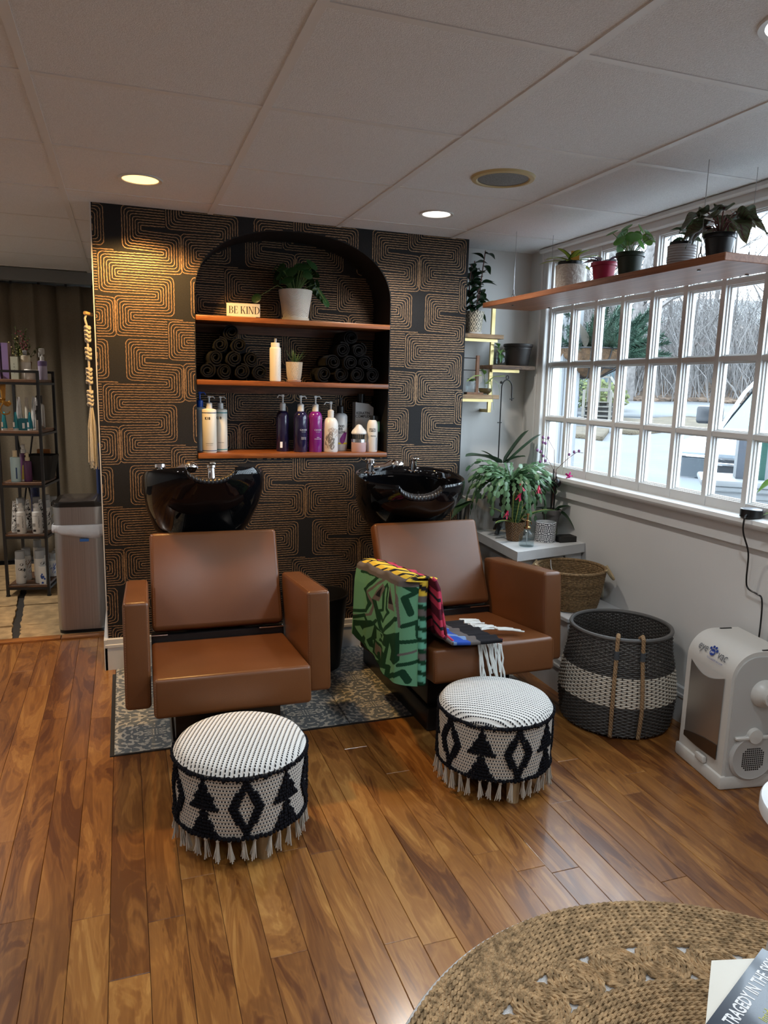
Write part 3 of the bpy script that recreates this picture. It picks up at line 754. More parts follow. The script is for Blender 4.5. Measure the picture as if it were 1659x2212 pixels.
for an in (rad(230), rad(256)):
    b = MB(); pts = []
    for s in range(3):
        pass
    for s in range(3):
        pts = []
        for i in range(121):
            k = i/120; zz = HB+.012-k*(HB-.005); rr_ = bask_r(max(0, min(1, zz/HB)))+.016; w = k*60+s*2*pi/3
            rx = rr_+.0042*cos(w); ta = .0042*sin(w)/rr_
            pts.append((rx*cos(an+ta), rx*sin(an+ta), zz))
        b.tube(pts, .0046, 6)
    r1 = bask_r(1); b.tube([((r1+.016)*cos(an), (r1+.016)*sin(an), HB+.008), ((r1+.004)*cos(an), (r1+.004)*sin(an), HB+.02), ((r1-.014)*cos(an), (r1-.014)*sin(an), HB+.008), ((r1-.016)*cos(an), (r1-.016)*sin(an), HB-.03)], .0085, 8)
    hd = b.build('rope_handle', ROPE, t, smooth=60)
    rr_ = bask_r(.88)+.016; MB().cyl((rr_*cos(an), rr_*sin(an), .335), .0105, .034, 14).build('tape_wrap', TAPE, hd)
# rope basket on the white ledge
SEAG = P('seagrass', (.215,.135,.062), .85, var=(110, .45), bump=(200, 1, .004))
t = thing('seagrass_basket', 'round woven seagrass basket with loop handles on the white ledge', 'basket', (1.985, 2.90, .362))
b = MB()
for q in range(22):
    k = q/21; R0 = .128+.032*k**.8; pts = []
    for i in range(90):
        an = 2*pi*i/90; pts.append(((R0+.0014*sin(an*60+q*2.1))*cos(an), (R0+.0014*sin(an*60+q*2.1))*sin(an), .006+k*.175+.001*sin(an*60+q)))
    b.tube(pts, .0058, 6, closed=True)
b.lathe([(1e-4, .004), (.128, .004)], 40); b.build('coil_body', SEAG, t, smooth=60)
b = MB(); b.tube([(.161*cos(2*pi*i/60), .161*sin(2*pi*i/60), .186) for i in range(60)], .008, 8, closed=True); b.build('rim', SEAG, t)
HND = P('straw_handle', (.42,.32,.18), .8, bump=(200, .8, .003))
for an in (rad(-35), rad(145)):
    b = MB(); pts = []
    for i in range(17):
        k = i/16-.5; a = an+k*.55; hz = .186-.05*cos(k*pi)+.01; pts.append(((.168+.03*cos(k*pi))*cos(a), (.168+.03*cos(k*pi))*sin(a), hz))
    b.tube(pts, .0065, 8); b.build('handle', HND, t)
# pet hair vacuum
VW = P('white_appliance_plastic', (.60,.585,.55), .32); VG = P('grey_appliance_plastic', (.47,.465,.45), .4)
t = thing('floor_vacuum', 'white upright touchless floor vacuum with mirrored front door by the hamper', 'vacuum', (1.965, 1.975, 0), rad(-9))
# local: -x is the front door side, y along the wall; profile in xz rounded at the top front
def vprof(D=.20, Hh=.505, r=.10, n=12, inset=0):
    pts = [(inset, .035+inset)]
    for k in range(n+1):
        a = pi-pi/2*k/n; pts.append((r+(r-inset)*cos(a), Hh-r+(r-inset)*sin(a)))
    pts += [(D-inset, Hh-inset), (D-inset, .035+inset)]; return pts
def extr(prof, y0, y1, bev=0):
    b = MB(); n = len(prof); V = [(x, y0, z) for x, z in prof]+[(x, y1, z) for x, z in prof]
    return b.add(V, [tuple(range(n))[::-1], tuple(range(n, 2*n))]+[((i+1) % n, i, n+i, n+(i+1) % n) for i in range(n)])
extr(vprof(), -.13, .13).build('shell', VW, t, smooth=40)
extr(vprof(.195, .50, .095, inset=.012), -.136, .136).build('side_shell', VG, t, smooth=40)
MB().rbox(-.010, .19, -.14, .14, .0, .05, .008, 2).build('foot_skirt', VW, t)
for yy in (-.12, .12): MB().cyl((.0, yy, .0), .008, .012, 12).build('foot', BLACKP, t)
MIRR = P('smoked_mirror', (.72,.70,.67), .42, metal=1); BRZ = P('bronze_panel', (.17,.12,.08), .3, metal=.8)
def door(u, v): 
    y = -.098+.196*u; zt = .40-.028*sin(pi*u)*1.0; zb = .095
    return (-.004-.006*sin(pi*u), y, zb+(zt-zb)*v)
MB().grid(door, 16, 8).build('bin_door', MIRR, t, smooth=60)
MB().grid(lambda u, v: (-.0065-.006*sin(pi*u), -.098+.196*u, .095+.055*v*(1-.65*u**2)), 16, 4).build('door_foot', BRZ, t, smooth=60)
MB().grid(lambda u, v: (-.0035, -.098+.196*u, .395+.008*v-.028*sin(pi*u)*(1-v)), 16, 2).build('door_recess', P('pale_plastic', (.62,.60,.57), .3), t)
MB().rbox(-.018, 0, -.045, .005, .052, .078, .005, 2).build('power_button', VW, t)
# logo on the curved top front
LM = Matrix(((0, .5, -.866, .0134-.0012), (-1, 0, 0, 0), (0, .866, .5, .455+.0008), (0, 0, 0, 1)))
LGY = P('logo_grey', (.12,.13,.15), .4); LBL = P('logo_blue', (.02,.05,.25), .4)
text('logo_lettering', 'eye', LGY, t, .046, LM @ Matrix.Translation((-.056, .006, .003)), sx=.85)
text('logo_lettering', 'vac', LGY, t, .046, LM @ Matrix.Translation((.054, .006, .003)), sx=.85)
text('logo_lettering', 'TOUCHLESS VACUUM', LBL, t, .009, LM @ Matrix.Translation((.028, -.021, .003)))
b = MB()
for px, py, r in ((0, -.002, .014), (-.017, .010, .006), (-.006, .018, .006), (.007, .018, .006), (.018, .009, .006)):
    b.add([(px+r*cos(2*pi*k/16), py+r*.9*sin(2*pi*k/16), .003) for k in range(16)], [tuple(range(16))])
inst('paw_logo', b.mesh('paw_logo', LBL, 0), t, M=LM @ Matrix.Translation((-.002, .004, 0)))
text('logo_lettering', 'pet', WTEXT, t, .014, LM @ Matrix.Translation((-.002, .003, .0036)))
# side towards the viewer: hose cap, filter grille
SM = Matrix.Translation((0, -.136, 0)) @ Matrix.Rotation(pi/2, 4, 'X')
inst('hose_port', MB().lathe([(.05, 0), (.048, .012), (.030, .03), (.030, .05), (.022, .05), (.020, .02), (1e-4, .02)], 28).mesh('hose_port', VW, 40), t, M=SM @ Matrix.Translation((.125, .355, 0)))
inst('filter_cover', MB().lathe([(.088, 0), (.088, .006), (.08, .012), (.074, .010), (1e-4, .010)], 40).mesh('filter_cover', VG, 40), t, M=SM @ Matrix.Translation((.105, .12, 0)))
b = MB()
for i in range(-6, 7):
    for j in range(-6, 7):
        if i*i+j*j < 36: b.box(i*.0078-.0026, i*.0078+.0026, j*.0078-.0026, j*.0078+.0026, .0095, .0108)
inst('grille_holes', b.mesh('grille_holes', BLACKP, 0), t, M=SM @ Matrix.Translation((.105, .115, 0)))
inst('latch', MB().rbox(-.075, .075, -.006, .006, 0, .014, .003, 1).lathe([(.028, 0), (.026, .016), (1e-4, .018)], 24, (0, .006, 0)).mesh('latch', VW, 40), t, M=SM @ Matrix.Translation((.105, .195, 0)))
for s in (-1, 1): MB().rbox(.115, .165, s*.118-.004, s*.118+.004, .503, .508, .002, 1).build('lid_slot', BLACKP, t)

# ================================================================ TRASH CAN
t = thing('trash_can', 'tall brushed steel trash can with black lid and blue white liner', 'trash can', (-.245, 4.32, 0), rad(-2))
m, b_, g = newmat('brushed_steel'); b_.inputs['Metallic'].default_value = 1; b_.inputs['Roughness'].default_value = .34
nz = g('TexNoise', {'Vector': g('VectorMath', {0: g('TexCoord').outputs['Object'], 1: (260., 260., 2.)}, operation='MULTIPLY').outputs[0], 'Scale': 1., 'Detail': 2.}).outputs['Fac']
g.l.new(g.ramp(nz, [(.3, (.36,.365,.37)), (.7, (.45,.455,.46))]), b_.inputs['Base Color']); STEEL = m
def rrect(hx, hy, r, n=8):
    o = []
    for sx_, sy_, a0 in ((1, 1, 0), (-1, 1, 90), (-1, -1, 180), (1, -1, 270)):
        for k in range(n+1):
            a = rad(a0+90*k/n); o.append((sx_*(hx-r)+r*cos(a), sy_*(hy-r)+r*sin(a)))
    return o
MB().prism(rrect(.125, .16, .045), .022, .60).build('body', STEEL, t, smooth=50)
MB().prism(rrect(.126, .161, .045), .60, .70).build('collar', STEEL, t, smooth=50)
MB().prism(rrect(.122, .157, .045), 0, .024).build('base', BLACKP, t, smooth=50)
DK = P('dark_lid_plastic', (.014,.012,.011), .22)
lid = MB().prism(rrect(.128, .163, .045), .70, .712).prism(rrect(.12, .155, .04), .712, .724).build('lid', DK, t, smooth=50)
MB().rbox(-.095, .085, -.14, .14, .722, .73, .004, 2).build('flap', P('smoked_flap', (.06,.05,.045), .2), lid)
MB().rbox(-.145, -.12, -.05, .05, .69, .71, .004, 2).build('lid_release', DK, t)
b = MB(); o_ = rrect(.131, .166, .046, 12); n = len(o_); V = []
LINB = P('white_bag_liner', (.62,.66,.72), .35, trans=.1, var=(20, .06), bump=(30, .5, .01)); 
for i, (x, y) in enumerate(o_):
    drop = .055 if y < -.12 else .03
    dz = .06*(1-abs(x-.03)/.13) if y < -.15 else 0
    k = 1.02+.012*sin(i*2.3); V += [(x*.985, y*.985, .604), (x*k, y*k, .60), (x*k*1.01, y*k*1.01, .575-dz*.6), (x*k, y*k, .562-dz)]
b.add(V, [(4*i+j, 4*((i+1) % n)+j, 4*((i+1) % n)+j+1, 4*i+j+1) for i in range(n) for j in range(3)])
lb = b.build('bag_liner', LINB, t, smooth=60, solid=.0015)
MB().box(.005, .05, -.176, -.1725, .515, .53).build('drawstring', P('blue_tape', (.03,.13,.42), .5), lb)

# ================================================================ BLACK BIN between the chairs
t = thing('waste_bin', 'black tapered waste bin standing against the wall between the chairs', 'waste bin', (.865, 3.36, 0))
MB().lathe([(1e-4, .01), (.105, .008), (.108, 0), (.112, .01), (.142, .36), (.148, .362), (.148, .372), (.139, .372), (.106, .02), (1e-4, .02)], 40).build('body', P('matte_black_bin', (.006,.006,.007), .5), t)
MB().tube([(.1455*cos(2*pi*i/48), .1455*sin(2*pi*i/48), .372) for i in range(48)], .0035, 6, closed=True).build('rim', BLACKP, t)

# ================================================================ JUTE RUG
t = thing('jute_rug', 'round braided jute rug with a ring of coiled discs', 'rug', (1.05, .75, 0))
JUTE = P('jute_braid', (.37,.245,.13), .9, spec=.15, var=(55, .55), bump=(150, 1., .006))
MB().lathe([(1e-4, .003), (.738, .003), (.741, .0)], 96).build('backing', P('white_rug_pad', (.55,.54,.53), .9, var=(400, .25)), t)
def braid_ring(b, R0, z, pit_=.0135):
    n = max(16, int(2*pi*R0/.0085))
    for s in (0, 1):
        pts = []
        for i in range(n):
            an = 2*pi*i/n; w = pi*i*.5+s*pi
            pts.append(((R0+.0036*cos(w))*cos(an), (R0+.0036*cos(w))*sin(an), z+.0016*sin(w)))
        b.tube(pts, .0048, 5, closed=True)
b = MB()
for k in range(12): braid_ring(b, .580+.0132*k, .008)
stuff(b.build('outer_braid', JUTE, t, smooth=60))
b = MB()
for k in range(12): braid_ring(b, .460-.0128*k, .008)
b.lathe([(1e-4, .009), (.309, .009)], 60)
stuff(b.build('inner_braid', JUTE, t, smooth=60))
b = MB()
for k in range(5): braid_ring(b, .006+.0125*k, .008)
cme2 = b.mesh('coiled_disc', JUTE, 60)
for k in range(27):
    a = rad(113.5-13.333*k); inst('coiled_disc', cme2, t, (.5205*cos(a), .5205*sin(a), .0), (0, 0, k), scale=1.07)

# ================================================================ TABLES AT THE EDGE
t = thing('side_table', 'white angular side table holding a magazine in the lower corner', 'table', (0, 0, 0))
TW = P('white_laminate', (.70,.66,.57), .35, var=(5, .05))
a0, a1, a2 = Vector((.843, .779)), Vector((.747, .688)), Vector((.934, .756))
e1 = (a1-a0).normalized(); e2 = (a2-a0).normalized()
q1 = a0+e1*.26; q2 = a0+e2*.26; dgl = (e1+e2).normalized()
hexa = [a0, q1, q1+e2*.26+e1*.0, q1+e2*.26+dgl*.26, q2+e1*.26+dgl*.26+e2*.0, q2+e1*.0]
hexa = [a0+e1*.26, a0, a0+e2*.26, a0+e2*.52+e1*.26, a0+e2*.52+e1*.52, a0+e2*.26+e1*.52]
MB().prism([(p.x, p.y) for p in hexa], .487, .50).build('table_top', TW, t, smooth=0)
cx = sum(p.x for p in hexa)/6; cy = sum(p.y for p in hexa)/6
MB().cyl((cx, cy, .018), .025, .469, 20).build('column', P('brass_post', (.4,.3,.12), .3, metal=1), t)
MB().lathe([(1e-4, .026), (.14, .024), (.145, .016), (1e-4, .016)], 40, (cx, cy, 0)).build('foot', TW, t)
# magazine: its title edge runs from the near left to the far right
mg = thing('magazine', 'glossy magazine headlined in white capitals lying on the white table', 'magazine', (0, 0, 0))
p0 = Vector((.926, .764)); p1 = Vector((.760, .690)); ex = (p0-p1).normalized(); ey = Vector((-ex.y, ex.x))
MM = Matrix.Translation((p1.x, p1.y, .503)) @ Matrix.Rotation(math.atan2(ex.y, ex.x), 4, 'Z')
def mpt(b, name, mat): o = b.build(name, mat, mg, smooth=0); o.matrix_basis = MM; return o
NAVY = P('navy_cover', (.014,.018,.035), .2, coat=.5)
mpt(MB().box(-.09, .19, -.255, 0, -.0025, .004), 'pages', P('magazine_paper', (.55,.55,.53), .6))
mpt(MB().box(-.0905, .1905, -.256, .0005, .004, .0045), 'cover', NAVY)
def mtext(s, m_, size, x, y, sx=1, bold=0): text('lettering', s, m_, mg, size, MM @ Matrix.Translation((x, y, .0048)), align='LEFT', sx=sx, bold=bold)
YT = P('yellow_print', (.55,.52,.02), .4)
mtext('TRAGEDY IN THE SKY', WTEXT, .026, .003, -.022, .66, .0006)
mtext('Inside the Ocean', YT, .017, .045, -.052, .8)
mtext('final hours', WTEXT, .013, .05, -.069, .8)
mtext('NEW', YT, .022, -.030, -.036, .7)
mpt(MB().add([(.105+.02*cos(2*pi*k/20), -.085+.02*sin(2*pi*k/20), .0047) for k in range(20)], [tuple(range(20))]), 'cover_photo', P('pale_photo', (.5,.45,.42), .4))
mpt(MB().box(.02, .07, -.14, -.09, .0045, .0047), 'cover_panel', P('yellow_panel', (.5,.36,.02), .4))
mpt(MB().box(.155, .19, -.06, -.02, .0045, .0047), 'cover_panel', P('skin_tone_photo', (.45,.28,.22), .4))
# round white stool cut by the frame edge
t = thing('round_stool', 'round white stool just entering the frame beside the rug', 'stool', (1.475, 1.045, .014))
MB().lathe([(1e-4, .422), (.155, .422), (.170, .425), (.174, .430), (.174, .455), (.171, .460), (1e-4, .460)], 56).build('seat', P('white_marble', (.68,.68,.68), .25, var=(9, .08)), t)
text('print', '100', LGY, t, .009, Matrix.Translation((-.145, .0, .4605)) @ Matrix.Rotation(1.9, 4, 'Z'))
for k in range(3):
    a = k*2.1+.4; MB().tube([(.07*cos(a), .07*sin(a), .422), (.13*cos(a), .13*sin(a), 0)], [.012, .009], 10).build('leg', P('white_leg', (.6,.6,.6), .4), t)
# ================================================================ BOTTLES, TOWELS, NICHE CONTENTS
def bottle(name, label, cat, loc, r, hb, mb, top='pump', mc=None, sh=.35, hc=.07, group=None, flat=1, rz=0, band=None, neck=.4, nozz=1):
    """lathed bottle: body of height hb, then a cap, pump, spray or dropper of height hc"""
    t = thing(name, label, cat, loc, rz, group); mc = mc or WTEXT
    rn_ = r*neck
    pr = [(1e-4, .001), (r*.93, 0), (r, .004), (r, hb-r*sh*1.3)]
    for k in range(1, 6): a = pi/2*k/5; pr.append((rn_+(r-rn_)*cos(a), hb-r*sh*1.3+r*sh*1.3*sin(a)))
    pr.append((rn_, hb+.004)); MB().lathe(pr, 28, sy=flat, cap1=True).build('body', mb, t, smooth=50)
    if band:
        for z0, z1, mm in band: MB().lathe([(r+.0004, z0), (r+.0004, z1)], 28, sy=flat).build('label_band', mm, t)
    z = hb
    if top == 'cap': MB().lathe([(rn_*1.15, 0), (rn_*1.15, hc*.95), (rn_*1.05, hc), (1e-4, hc)], 20, (0, 0, z)).build('cap', mc, t)
    elif top == 'full': MB().lathe([(r*.96, -.01), (r*.96, hc*.9), (r*.86, hc), (1e-4, hc)], 24, (0, 0, z)).build('cap', mc, t)
    elif top == 'pump':
        c = MB().lathe([(rn_*1.2, 0), (rn_*1.2, hc*.42), (rn_*.9, hc*.46), (rn_*.32, hc*.5), (rn_*.32, hc*.84), (1e-4, hc*.84)], 16, (0, 0, z)).build('collar', mc, t)
        MB().rbox(-rn_*.55, rn_*.55, -rn_*.4, rn_*.4, z+hc*.84, z+hc, .002, 1).tube([(0, 0, z+hc*.93), (nozz*rn_*1.6, 0, z+hc*.95), (nozz*rn_*2.2, 0, z+hc*.80)], rn_*.22, 8).build('pump_head', mc, t)
    elif top == 'spray':
        MB().lathe([(rn_*1.2, 0), (rn_*1.2, hc*.4), (rn_*.75, hc*.45), (rn_*.75, hc*.95), (rn_*.6, hc), (1e-4, hc)], 16, (0, 0, z)).rbox(-rn_*1.2, -rn_*.4, -rn_*.3, rn_*.3, z+hc*.7, z+hc*.88, .001, 1).build('spray_top', mc, t)
    elif top == 'trigger':
        MB().lathe([(rn_*1.2, 0), (rn_*1.2, hc*.3), (rn_*.6, hc*.35), (rn_*.6, hc*.5)], 16, (0, 0, z)).rbox(-.018, .016, -.008, .008, z+hc*.5, z+hc, .005, 2).rbox(-.02, -.012, -.004, .004, z+hc*.25, z+hc*.7, .002, 1).build('trigger_head', mc, t)
    return t
def btext(t, s, m_, size, z, r, bold=.0, sx=.9, dx=0):
    M = Matrix.Translation((0, 0, z)) @ Matrix.Rotation(dx, 4, 'Z') @ Matrix.Translation((0, -r-.0006, 0)) @ Matrix.Rotation(pi/2, 4, 'X')
    text('lettering', s, m_, t, size, M, bold=bold, cylr=r, sx=sx)
Z0 = 1.036
CRM = P('cream_bottle', (.70,.67,.58), .35); PLW = P('white_pump_plastic', (.58,.58,.57), .35); NVB = P('navy_stripe', (.02,.06,.16), .4); TEALB = P('teal_stripe', (.03,.22,.24), .4)
t = bottle('pump_bottle', 'white bottle with a bright blue pump behind two cream bottles', 'bottle', (.355, 3.755, Z0), .033, .215, P('greyish_bottle', (.42,.45,.48), .35), 'pump', P('blue_pump', (.01,.07,.40), .35), hc=.075)
t = bottle('pump_bottle', 'cream pump bottle marked K18 with navy stripes, front of its pair', 'bottle', (.388, 3.648, Z0), .0345, .212, CRM, 'pump', PLW, .2, .06, rz=rad(-6), band=[(.008, .012, NVB), (.190, .194, NVB)], neck=.36)
btext(t, 'K18', BTEXT, .018, .165, .0345, .0006, dx=-.25); btext(t, 'DAMAGE SHIELD', BTEXT, .0055, .045, .0345); btext(t, 'protective conditioner', BTEXT, .004, .036, .0345)
t = bottle('pump_bottle', 'cream pump bottle marked K18 with teal stripes, half hidden', 'bottle', (.450, 3.712, Z0), .0325, .21, CRM, 'pump', PLW, .2, .06, rz=rad(-6), band=[(.008, .012, TEALB), (.188, .193, TEALB)], neck=.36)
btext(t, 'K18', BTEXT, .018, .165, .0325, .0006, dx=-.3); btext(t, 'DAMAGE RESET', BTEXT, .005, .045, .0325)
NAVYB = P('midnight_bottle', (.013,.011,.045), .12, coat=.5); PURP = P('plum_bottle', (.17,.014,.17), .12, coat=.5)
SILT = P('silver_print', (.45,.45,.5), .4)
t = bottle('pump_bottle', 'dark navy pump bottle turned so its side label shows', 'bottle', (.757, 3.69, Z0), .033, .205, NAVYB, 'pump', PLW, .8, .08, nozz=-1, neck=.38)
MB().box(-.02, -.008, -.0335, -.032, .02, .05).build('barcode', WTEXT, t)
t = bottle('pump_bottle', 'navy pump bottle lettered CAVIAR beside the plum one', 'bottle', (.840, 3.65, Z0), .036, .205, NAVYB, 'pump', PLW, .8, .078, neck=.38)
btext(t, 'CAVIAR', SILT, .013, .112, .036, dx=.25); btext(t, 'ANTI-AGING', SILT, .0045, .102, .036, dx=.25); btext(t, 'Replenishing', WTEXT, .006, .075, .036, dx=.25); btext(t, 'MOISTURE', WTEXT, .0065, .067, .036, dx=.25)
t = bottle('pump_bottle', 'plum purple pump bottle lettered CAVIAR', 'bottle', (.916, 3.65, Z0), .036, .205, PURP, 'pump', PLW, .8, .078, neck=.38)
btext(t, 'CAVIAR', SILT, .013, .112, .036, dx=.2); btext(t, 'ANTI-AGING', SILT, .0045, .102, .036, dx=.2); btext(t, 'Infinite', WTEXT, .006, .075, .036, dx=.2); btext(t, 'COLOR HOLD', WTEXT, .0065, .067, .036, dx=.2)
t = bottle('pump_bottle', 'white pump bottle printed with grey and blush swirls', 'bottle', (.997, 3.65, Z0), .0395, .175, P('white_bottle', (.66,.655,.64), .3), 'pump', PLW, .9, .08, nozz=-1.2, neck=.34)
b = MB(); rn = random.Random(4)
for k in range(26):
    a = rn.uniform(-2.3, -.8); z = rn.uniform(.02, .12); rw, rh = rn.uniform(.008, .016), rn.uniform(.006, .013); an = rn.uniform(0, 3)
    V = []
    for q in range(14):
        th = 2*pi*q/14; dx, dz = rw*cos(th)*(1+.3*sin(th)), rh*sin(th); dx, dz = dx*cos(an)-dz*sin(an), dx*sin(an)+dz*cos(an)
        aa = a+dx/.04; V.append((.0399*cos(aa), .0399*sin(aa), z+dz))
    b.m = k % 2; b.add(V, [tuple(range(14))])
b.build('swirl_print', [P('grey_swirl', (.17,.16,.15), .4), P('blush_swirl', (.46,.40,.36), .4)], t, smooth=0)
t = bottle('pump_bottle', 'white bottle lettered GOOD BYE YELLOW with a black pump', 'bottle', (1.068, 3.715, Z0), .036, .195, P('frosted_bottle', (.55,.56,.57), .3), 'pump', BLACKP, .45, .08, nozz=-1)
for i, s in enumerate(('GOOD', 'BYE', 'YELLOW')): btext(t, s, BTEXT, .0165, .128-.0155*i, .036, .0006, .8, dx=-.25)
b = MB()
for k in range(18):
    a0, a1 = -1.9+k*.07, -1.83+k*.07; zc = .055+.045*(k/18)**1.6; h0 = .022*sin(pi*min(1, (k+1)/16))+.006
    b.add([(.0364*cos(a0), .0364*sin(a0), zc-h0), (.0364*cos(a1), .0364*sin(a1), zc-h0+.004), (.0364*cos(a1), .0364*sin(a1), zc+h0), (.0364*cos(a0), .0364*sin(a0), zc+h0)], [(0, 1, 2, 3)])
b.build('purple_swoosh', P('violet_print', (.16,.015,.16), .4), t, smooth=0)
MB().lathe([(.0363, .035), (.0363, .043)], 28).build('yellow_band', P('yellow_stripe', (.6,.5,.03), .4), t)
KG = P('silver_white_bottle', (.47,.48,.49), .3)
t = thing('shampoo_bottle', 'large silver bottle lettered KERATIN COMPLEX with sloped shoulder', 'bottle', (1.203, 3.755, Z0))
b = MB(); V = [(-.05, -.028, 0), (.05, -.028, 0), (.05, -.028, .225), (.02, -.028, .245), (-.05, -.028, .252)]; n = 5
b.add(V+[(x, .028, z) for x, y, z in V], [(0, 1, 2, 3, 4), (9, 8, 7, 6, 5)]+[((i+1) % n, i, n+i, n+(i+1) % n) for i in range(n)]); b.build('body', KG, t, smooth=0)
MB().cyl((-.012, 0, .245), .02, .05, 18).build('cap', BLACKP, t)
for i, s in enumerate(('KERATIN', 'COMPLEX')): text('lettering', s, BTEXT, t, .0195, upright(-.008, -.0286, .195-.017*i), bold=.0005, sx=.95)
text('lettering', 'Keratin', BTEXT, t, .012, upright(-.02, -.0286, .12))
t = bottle('primer_bottle', 'small white bottle marked KERATIN COMPLEX PRIMER with black cap', 'bottle', (1.219, 3.638, Z0), .0285, .165, P('white_bottle2', (.70,.69,.67), .3), 'cap', BLACKP, 1.0, .022, neck=.45)
btext(t, 'KERATIN', BTEXT, .010, .118, .0285, .0003, dx=-.3); btext(t, 'COMPLEX', BTEXT, .010, .108, .0285, .0003, dx=-.3); btext(t, 'PRIMER', BTEXT, .010, .082, .0285, dx=-.1)
MB().box(.013, .0155, -.0258, -.0245, .01, .075).build('label_stripe', NVB, t)
t = bottle('spray_can', 'black and mint green can at the end of the bottle row', 'spray can', (1.262, 3.70, Z0), .018, .10, P('black_can', (.008,.008,.008), .3), 'none', hc=.03)
MB().lathe([(.019, .10), (.019, .15), (.0175, .154)], 20).build('mint_sleeve', P('mint_plastic', (.14,.33,.24), .4), t); MB().cyl((0, 0, .154), .0175, .03, 20).build('cap', BLACKP, t)
t = thing('scrub_jar', 'pink jar topped with a white scalp brush', 'jar', (1.146, 3.638, Z0))
MB().lathe([(1e-4, 0), (.036, 0), (.0385, .004), (.0385, .05), (.036, .052)], 28).build('jar', P('pink_jar', (.50,.34,.34), .3), t)
MB().lathe([(.039, .050), (.039, .066), (1e-4, .066)], 28).build('lid', P('silver_lid', (.6,.6,.6), .25, metal=1), t)
b = MB()
for k in range(18): a = 2*pi*k/18; b.tube([(.027*cos(a), .027*sin(a), .066), (.030*cos(a), .030*sin(a), .092)], [.0028, .002], 5)
b.build('bristles', P('dark_bristle', (.02,.02,.02), .5), t)
MB().lathe([(1e-4, .091), (.038, .091), (.041, .096), (.037, .108), (.022, .125), (.012, .138), (1e-4, .142)], 28, sx=1, sy=.8).build('brush_handle', P('white_brush', (.60,.60,.60), .3), t)
# rolled towels
TOW = P('black_terry', (.006,.006,.007), 1.0, spec=.05, sheen=.03, bump=(260, 1., .006))
def towel_mesh(seed):
    rn = random.Random(seed); b = MB(); turns = 2.6; n = 64; th = .0085
    def fn(u, v):
        a = u*turns*2*pi; r = .006+u*.030+.0015*sin(a*1.3+seed); return (r*cos(a), (v-.5)*.19, r*sin(a)*.94)
    def fo(u, v):
        a = u*turns*2*pi; r = .006+u*.030+.0015*sin(a*1.3+seed)+th; return (r*cos(a), (v-.5)*.19+.004*sin(a*2), r*sin(a)*.94)
    b.grid(fn, n, 3).grid(fo, n, 3)
    for v in (0, 1): b.grid(lambda u, w, v=v: Vector(fn(u, v)).lerp(Vector(fo(u, v)), w)+Vector((0, (v-.5)*.012*sin(w*pi), 0)), n, 3)
    b.grid(lambda u, w: Vector(fn(1, u)).lerp(Vector(fo(1, u)), w), 3, 2)
    return b.mesh('towel', TOW, 70)
TM = [towel_mesh(s) for s in range(4)]
tz = 1.386
heapL = [(.378, 0), (.460, 0), (.545, 0), (.630, 0), (.418, 1), (.505, 1), (.59, 1), (.445, 2), (.53, 2), (.50, 3)]
heapR = [(.955, 0), (1.04, 0), (1.125, 0), (1.21, 0), (1.0, 1), (1.085, 1), (1.17, 1), (1.05, 2), (1.13, 2), (1.09, 3)]
pos = {0: 'bottom', 1: 'second', 2: 'third', 3: 'top'}
ordw = ['first', 'second', 'third', 'fourth']
for hp, nm in ((heapL, 'below the BE KIND sign'), (heapR, 'right of the aloe pot')):
    seen = {}
    for k, (x, lv) in enumerate(hp):
        q = seen.get(lv, 0); seen[lv] = q+1
        lab = ('topmost black rolled towel of the heap '+nm) if lv == 3 else '%s black towel from left, %s row, heap %s' % (ordw[q], pos[lv], nm)
        o = inst('rolled_towel', TM[k % 4], None, (x, 3.715+.008*sin(k*2.2), tz+.041+lv*.0615), (0, random.uniform(-2.5, 2.5), random.uniform(-.05, .05)), scale=.94)
        tag(o, lab, 'towel', 'rolled towels '+nm)
# sign
def serif_sign(par):
    b = MB(); th, tn, hh = .0046, .0014, .034; x = -.066; z0 = .020
    def q(*p): b.add([(u_, -.0086, z0+v_) for u_, v_ in p], [tuple(range(len(p)))])
    def bar(u, v, w, h): q((u, v), (u+w, v), (u+w, v+h), (u, v+h))
    def stem_(u): bar(u, 0, th, hh); bar(u-.0022, 0, th+.0044, tn); bar(u-.0022, hh-tn, th+.0044, tn)
    def bowl_(u, v, w, h):
        n = 14
        for k in range(n):
            a0, a1 = -pi/2+pi*k/n, -pi/2+pi*(k+1)/n; ri = w-th
            q((u+w*cos(a0), v+h/2+h/2*sin(a0)), (u+w*cos(a1), v+h/2+h/2*sin(a1)), (u+ri*cos(a1), v+h/2+(h/2-tn)*sin(a1)), (u+ri*cos(a0), v+h/2+(h/2-tn)*sin(a0)))
        bar(u-.004, v, .0045, tn); bar(u-.004, v+h-tn, .0045, tn)
    def diag(x0, y0, x1, y1, w): q((x0, y0), (x0+w, y0), (x1+w, y1), (x1, y1))
    stem_(x); bowl_(x+.008, 0, .0105, .0185); bowl_(x+.008, .0172, .0090, .0168); x += .0235
    stem_(x); bar(x, 0, .016, tn); bar(x, hh-tn, .015, tn); bar(x, hh/2, .012, tn); bar(x+.0148, 0, tn, .008); bar(x+.0138, hh-.008, tn, .008); bar(x+.0112, hh/2-.003, tn, .0075); x += .031
    stem_(x); diag(x+.004, .014, x+.017, hh, tn*1.4); diag(x+.0155, 0, x+.0075, .019, th); bar(x+.013, 0, .0095, tn); bar(x+.0125, hh-tn, .009, tn); x += .0265
    stem_(x); x += .0115
    bar(x, 0, tn*1.3, hh); bar(x-.003, 0, .0075, tn); bar(x-.003, hh-tn, .006, tn); diag(x+.0155, 0, x, hh, th*.95); bar(x+.018, 0, tn*1.3, hh); bar(x+.0145, hh-tn, .0085, tn); x += .0275
    stem_(x); bowl_(x+.006, 0, .0165, hh)
    return b.build('lettering', BTEXT, par, smooth=0)
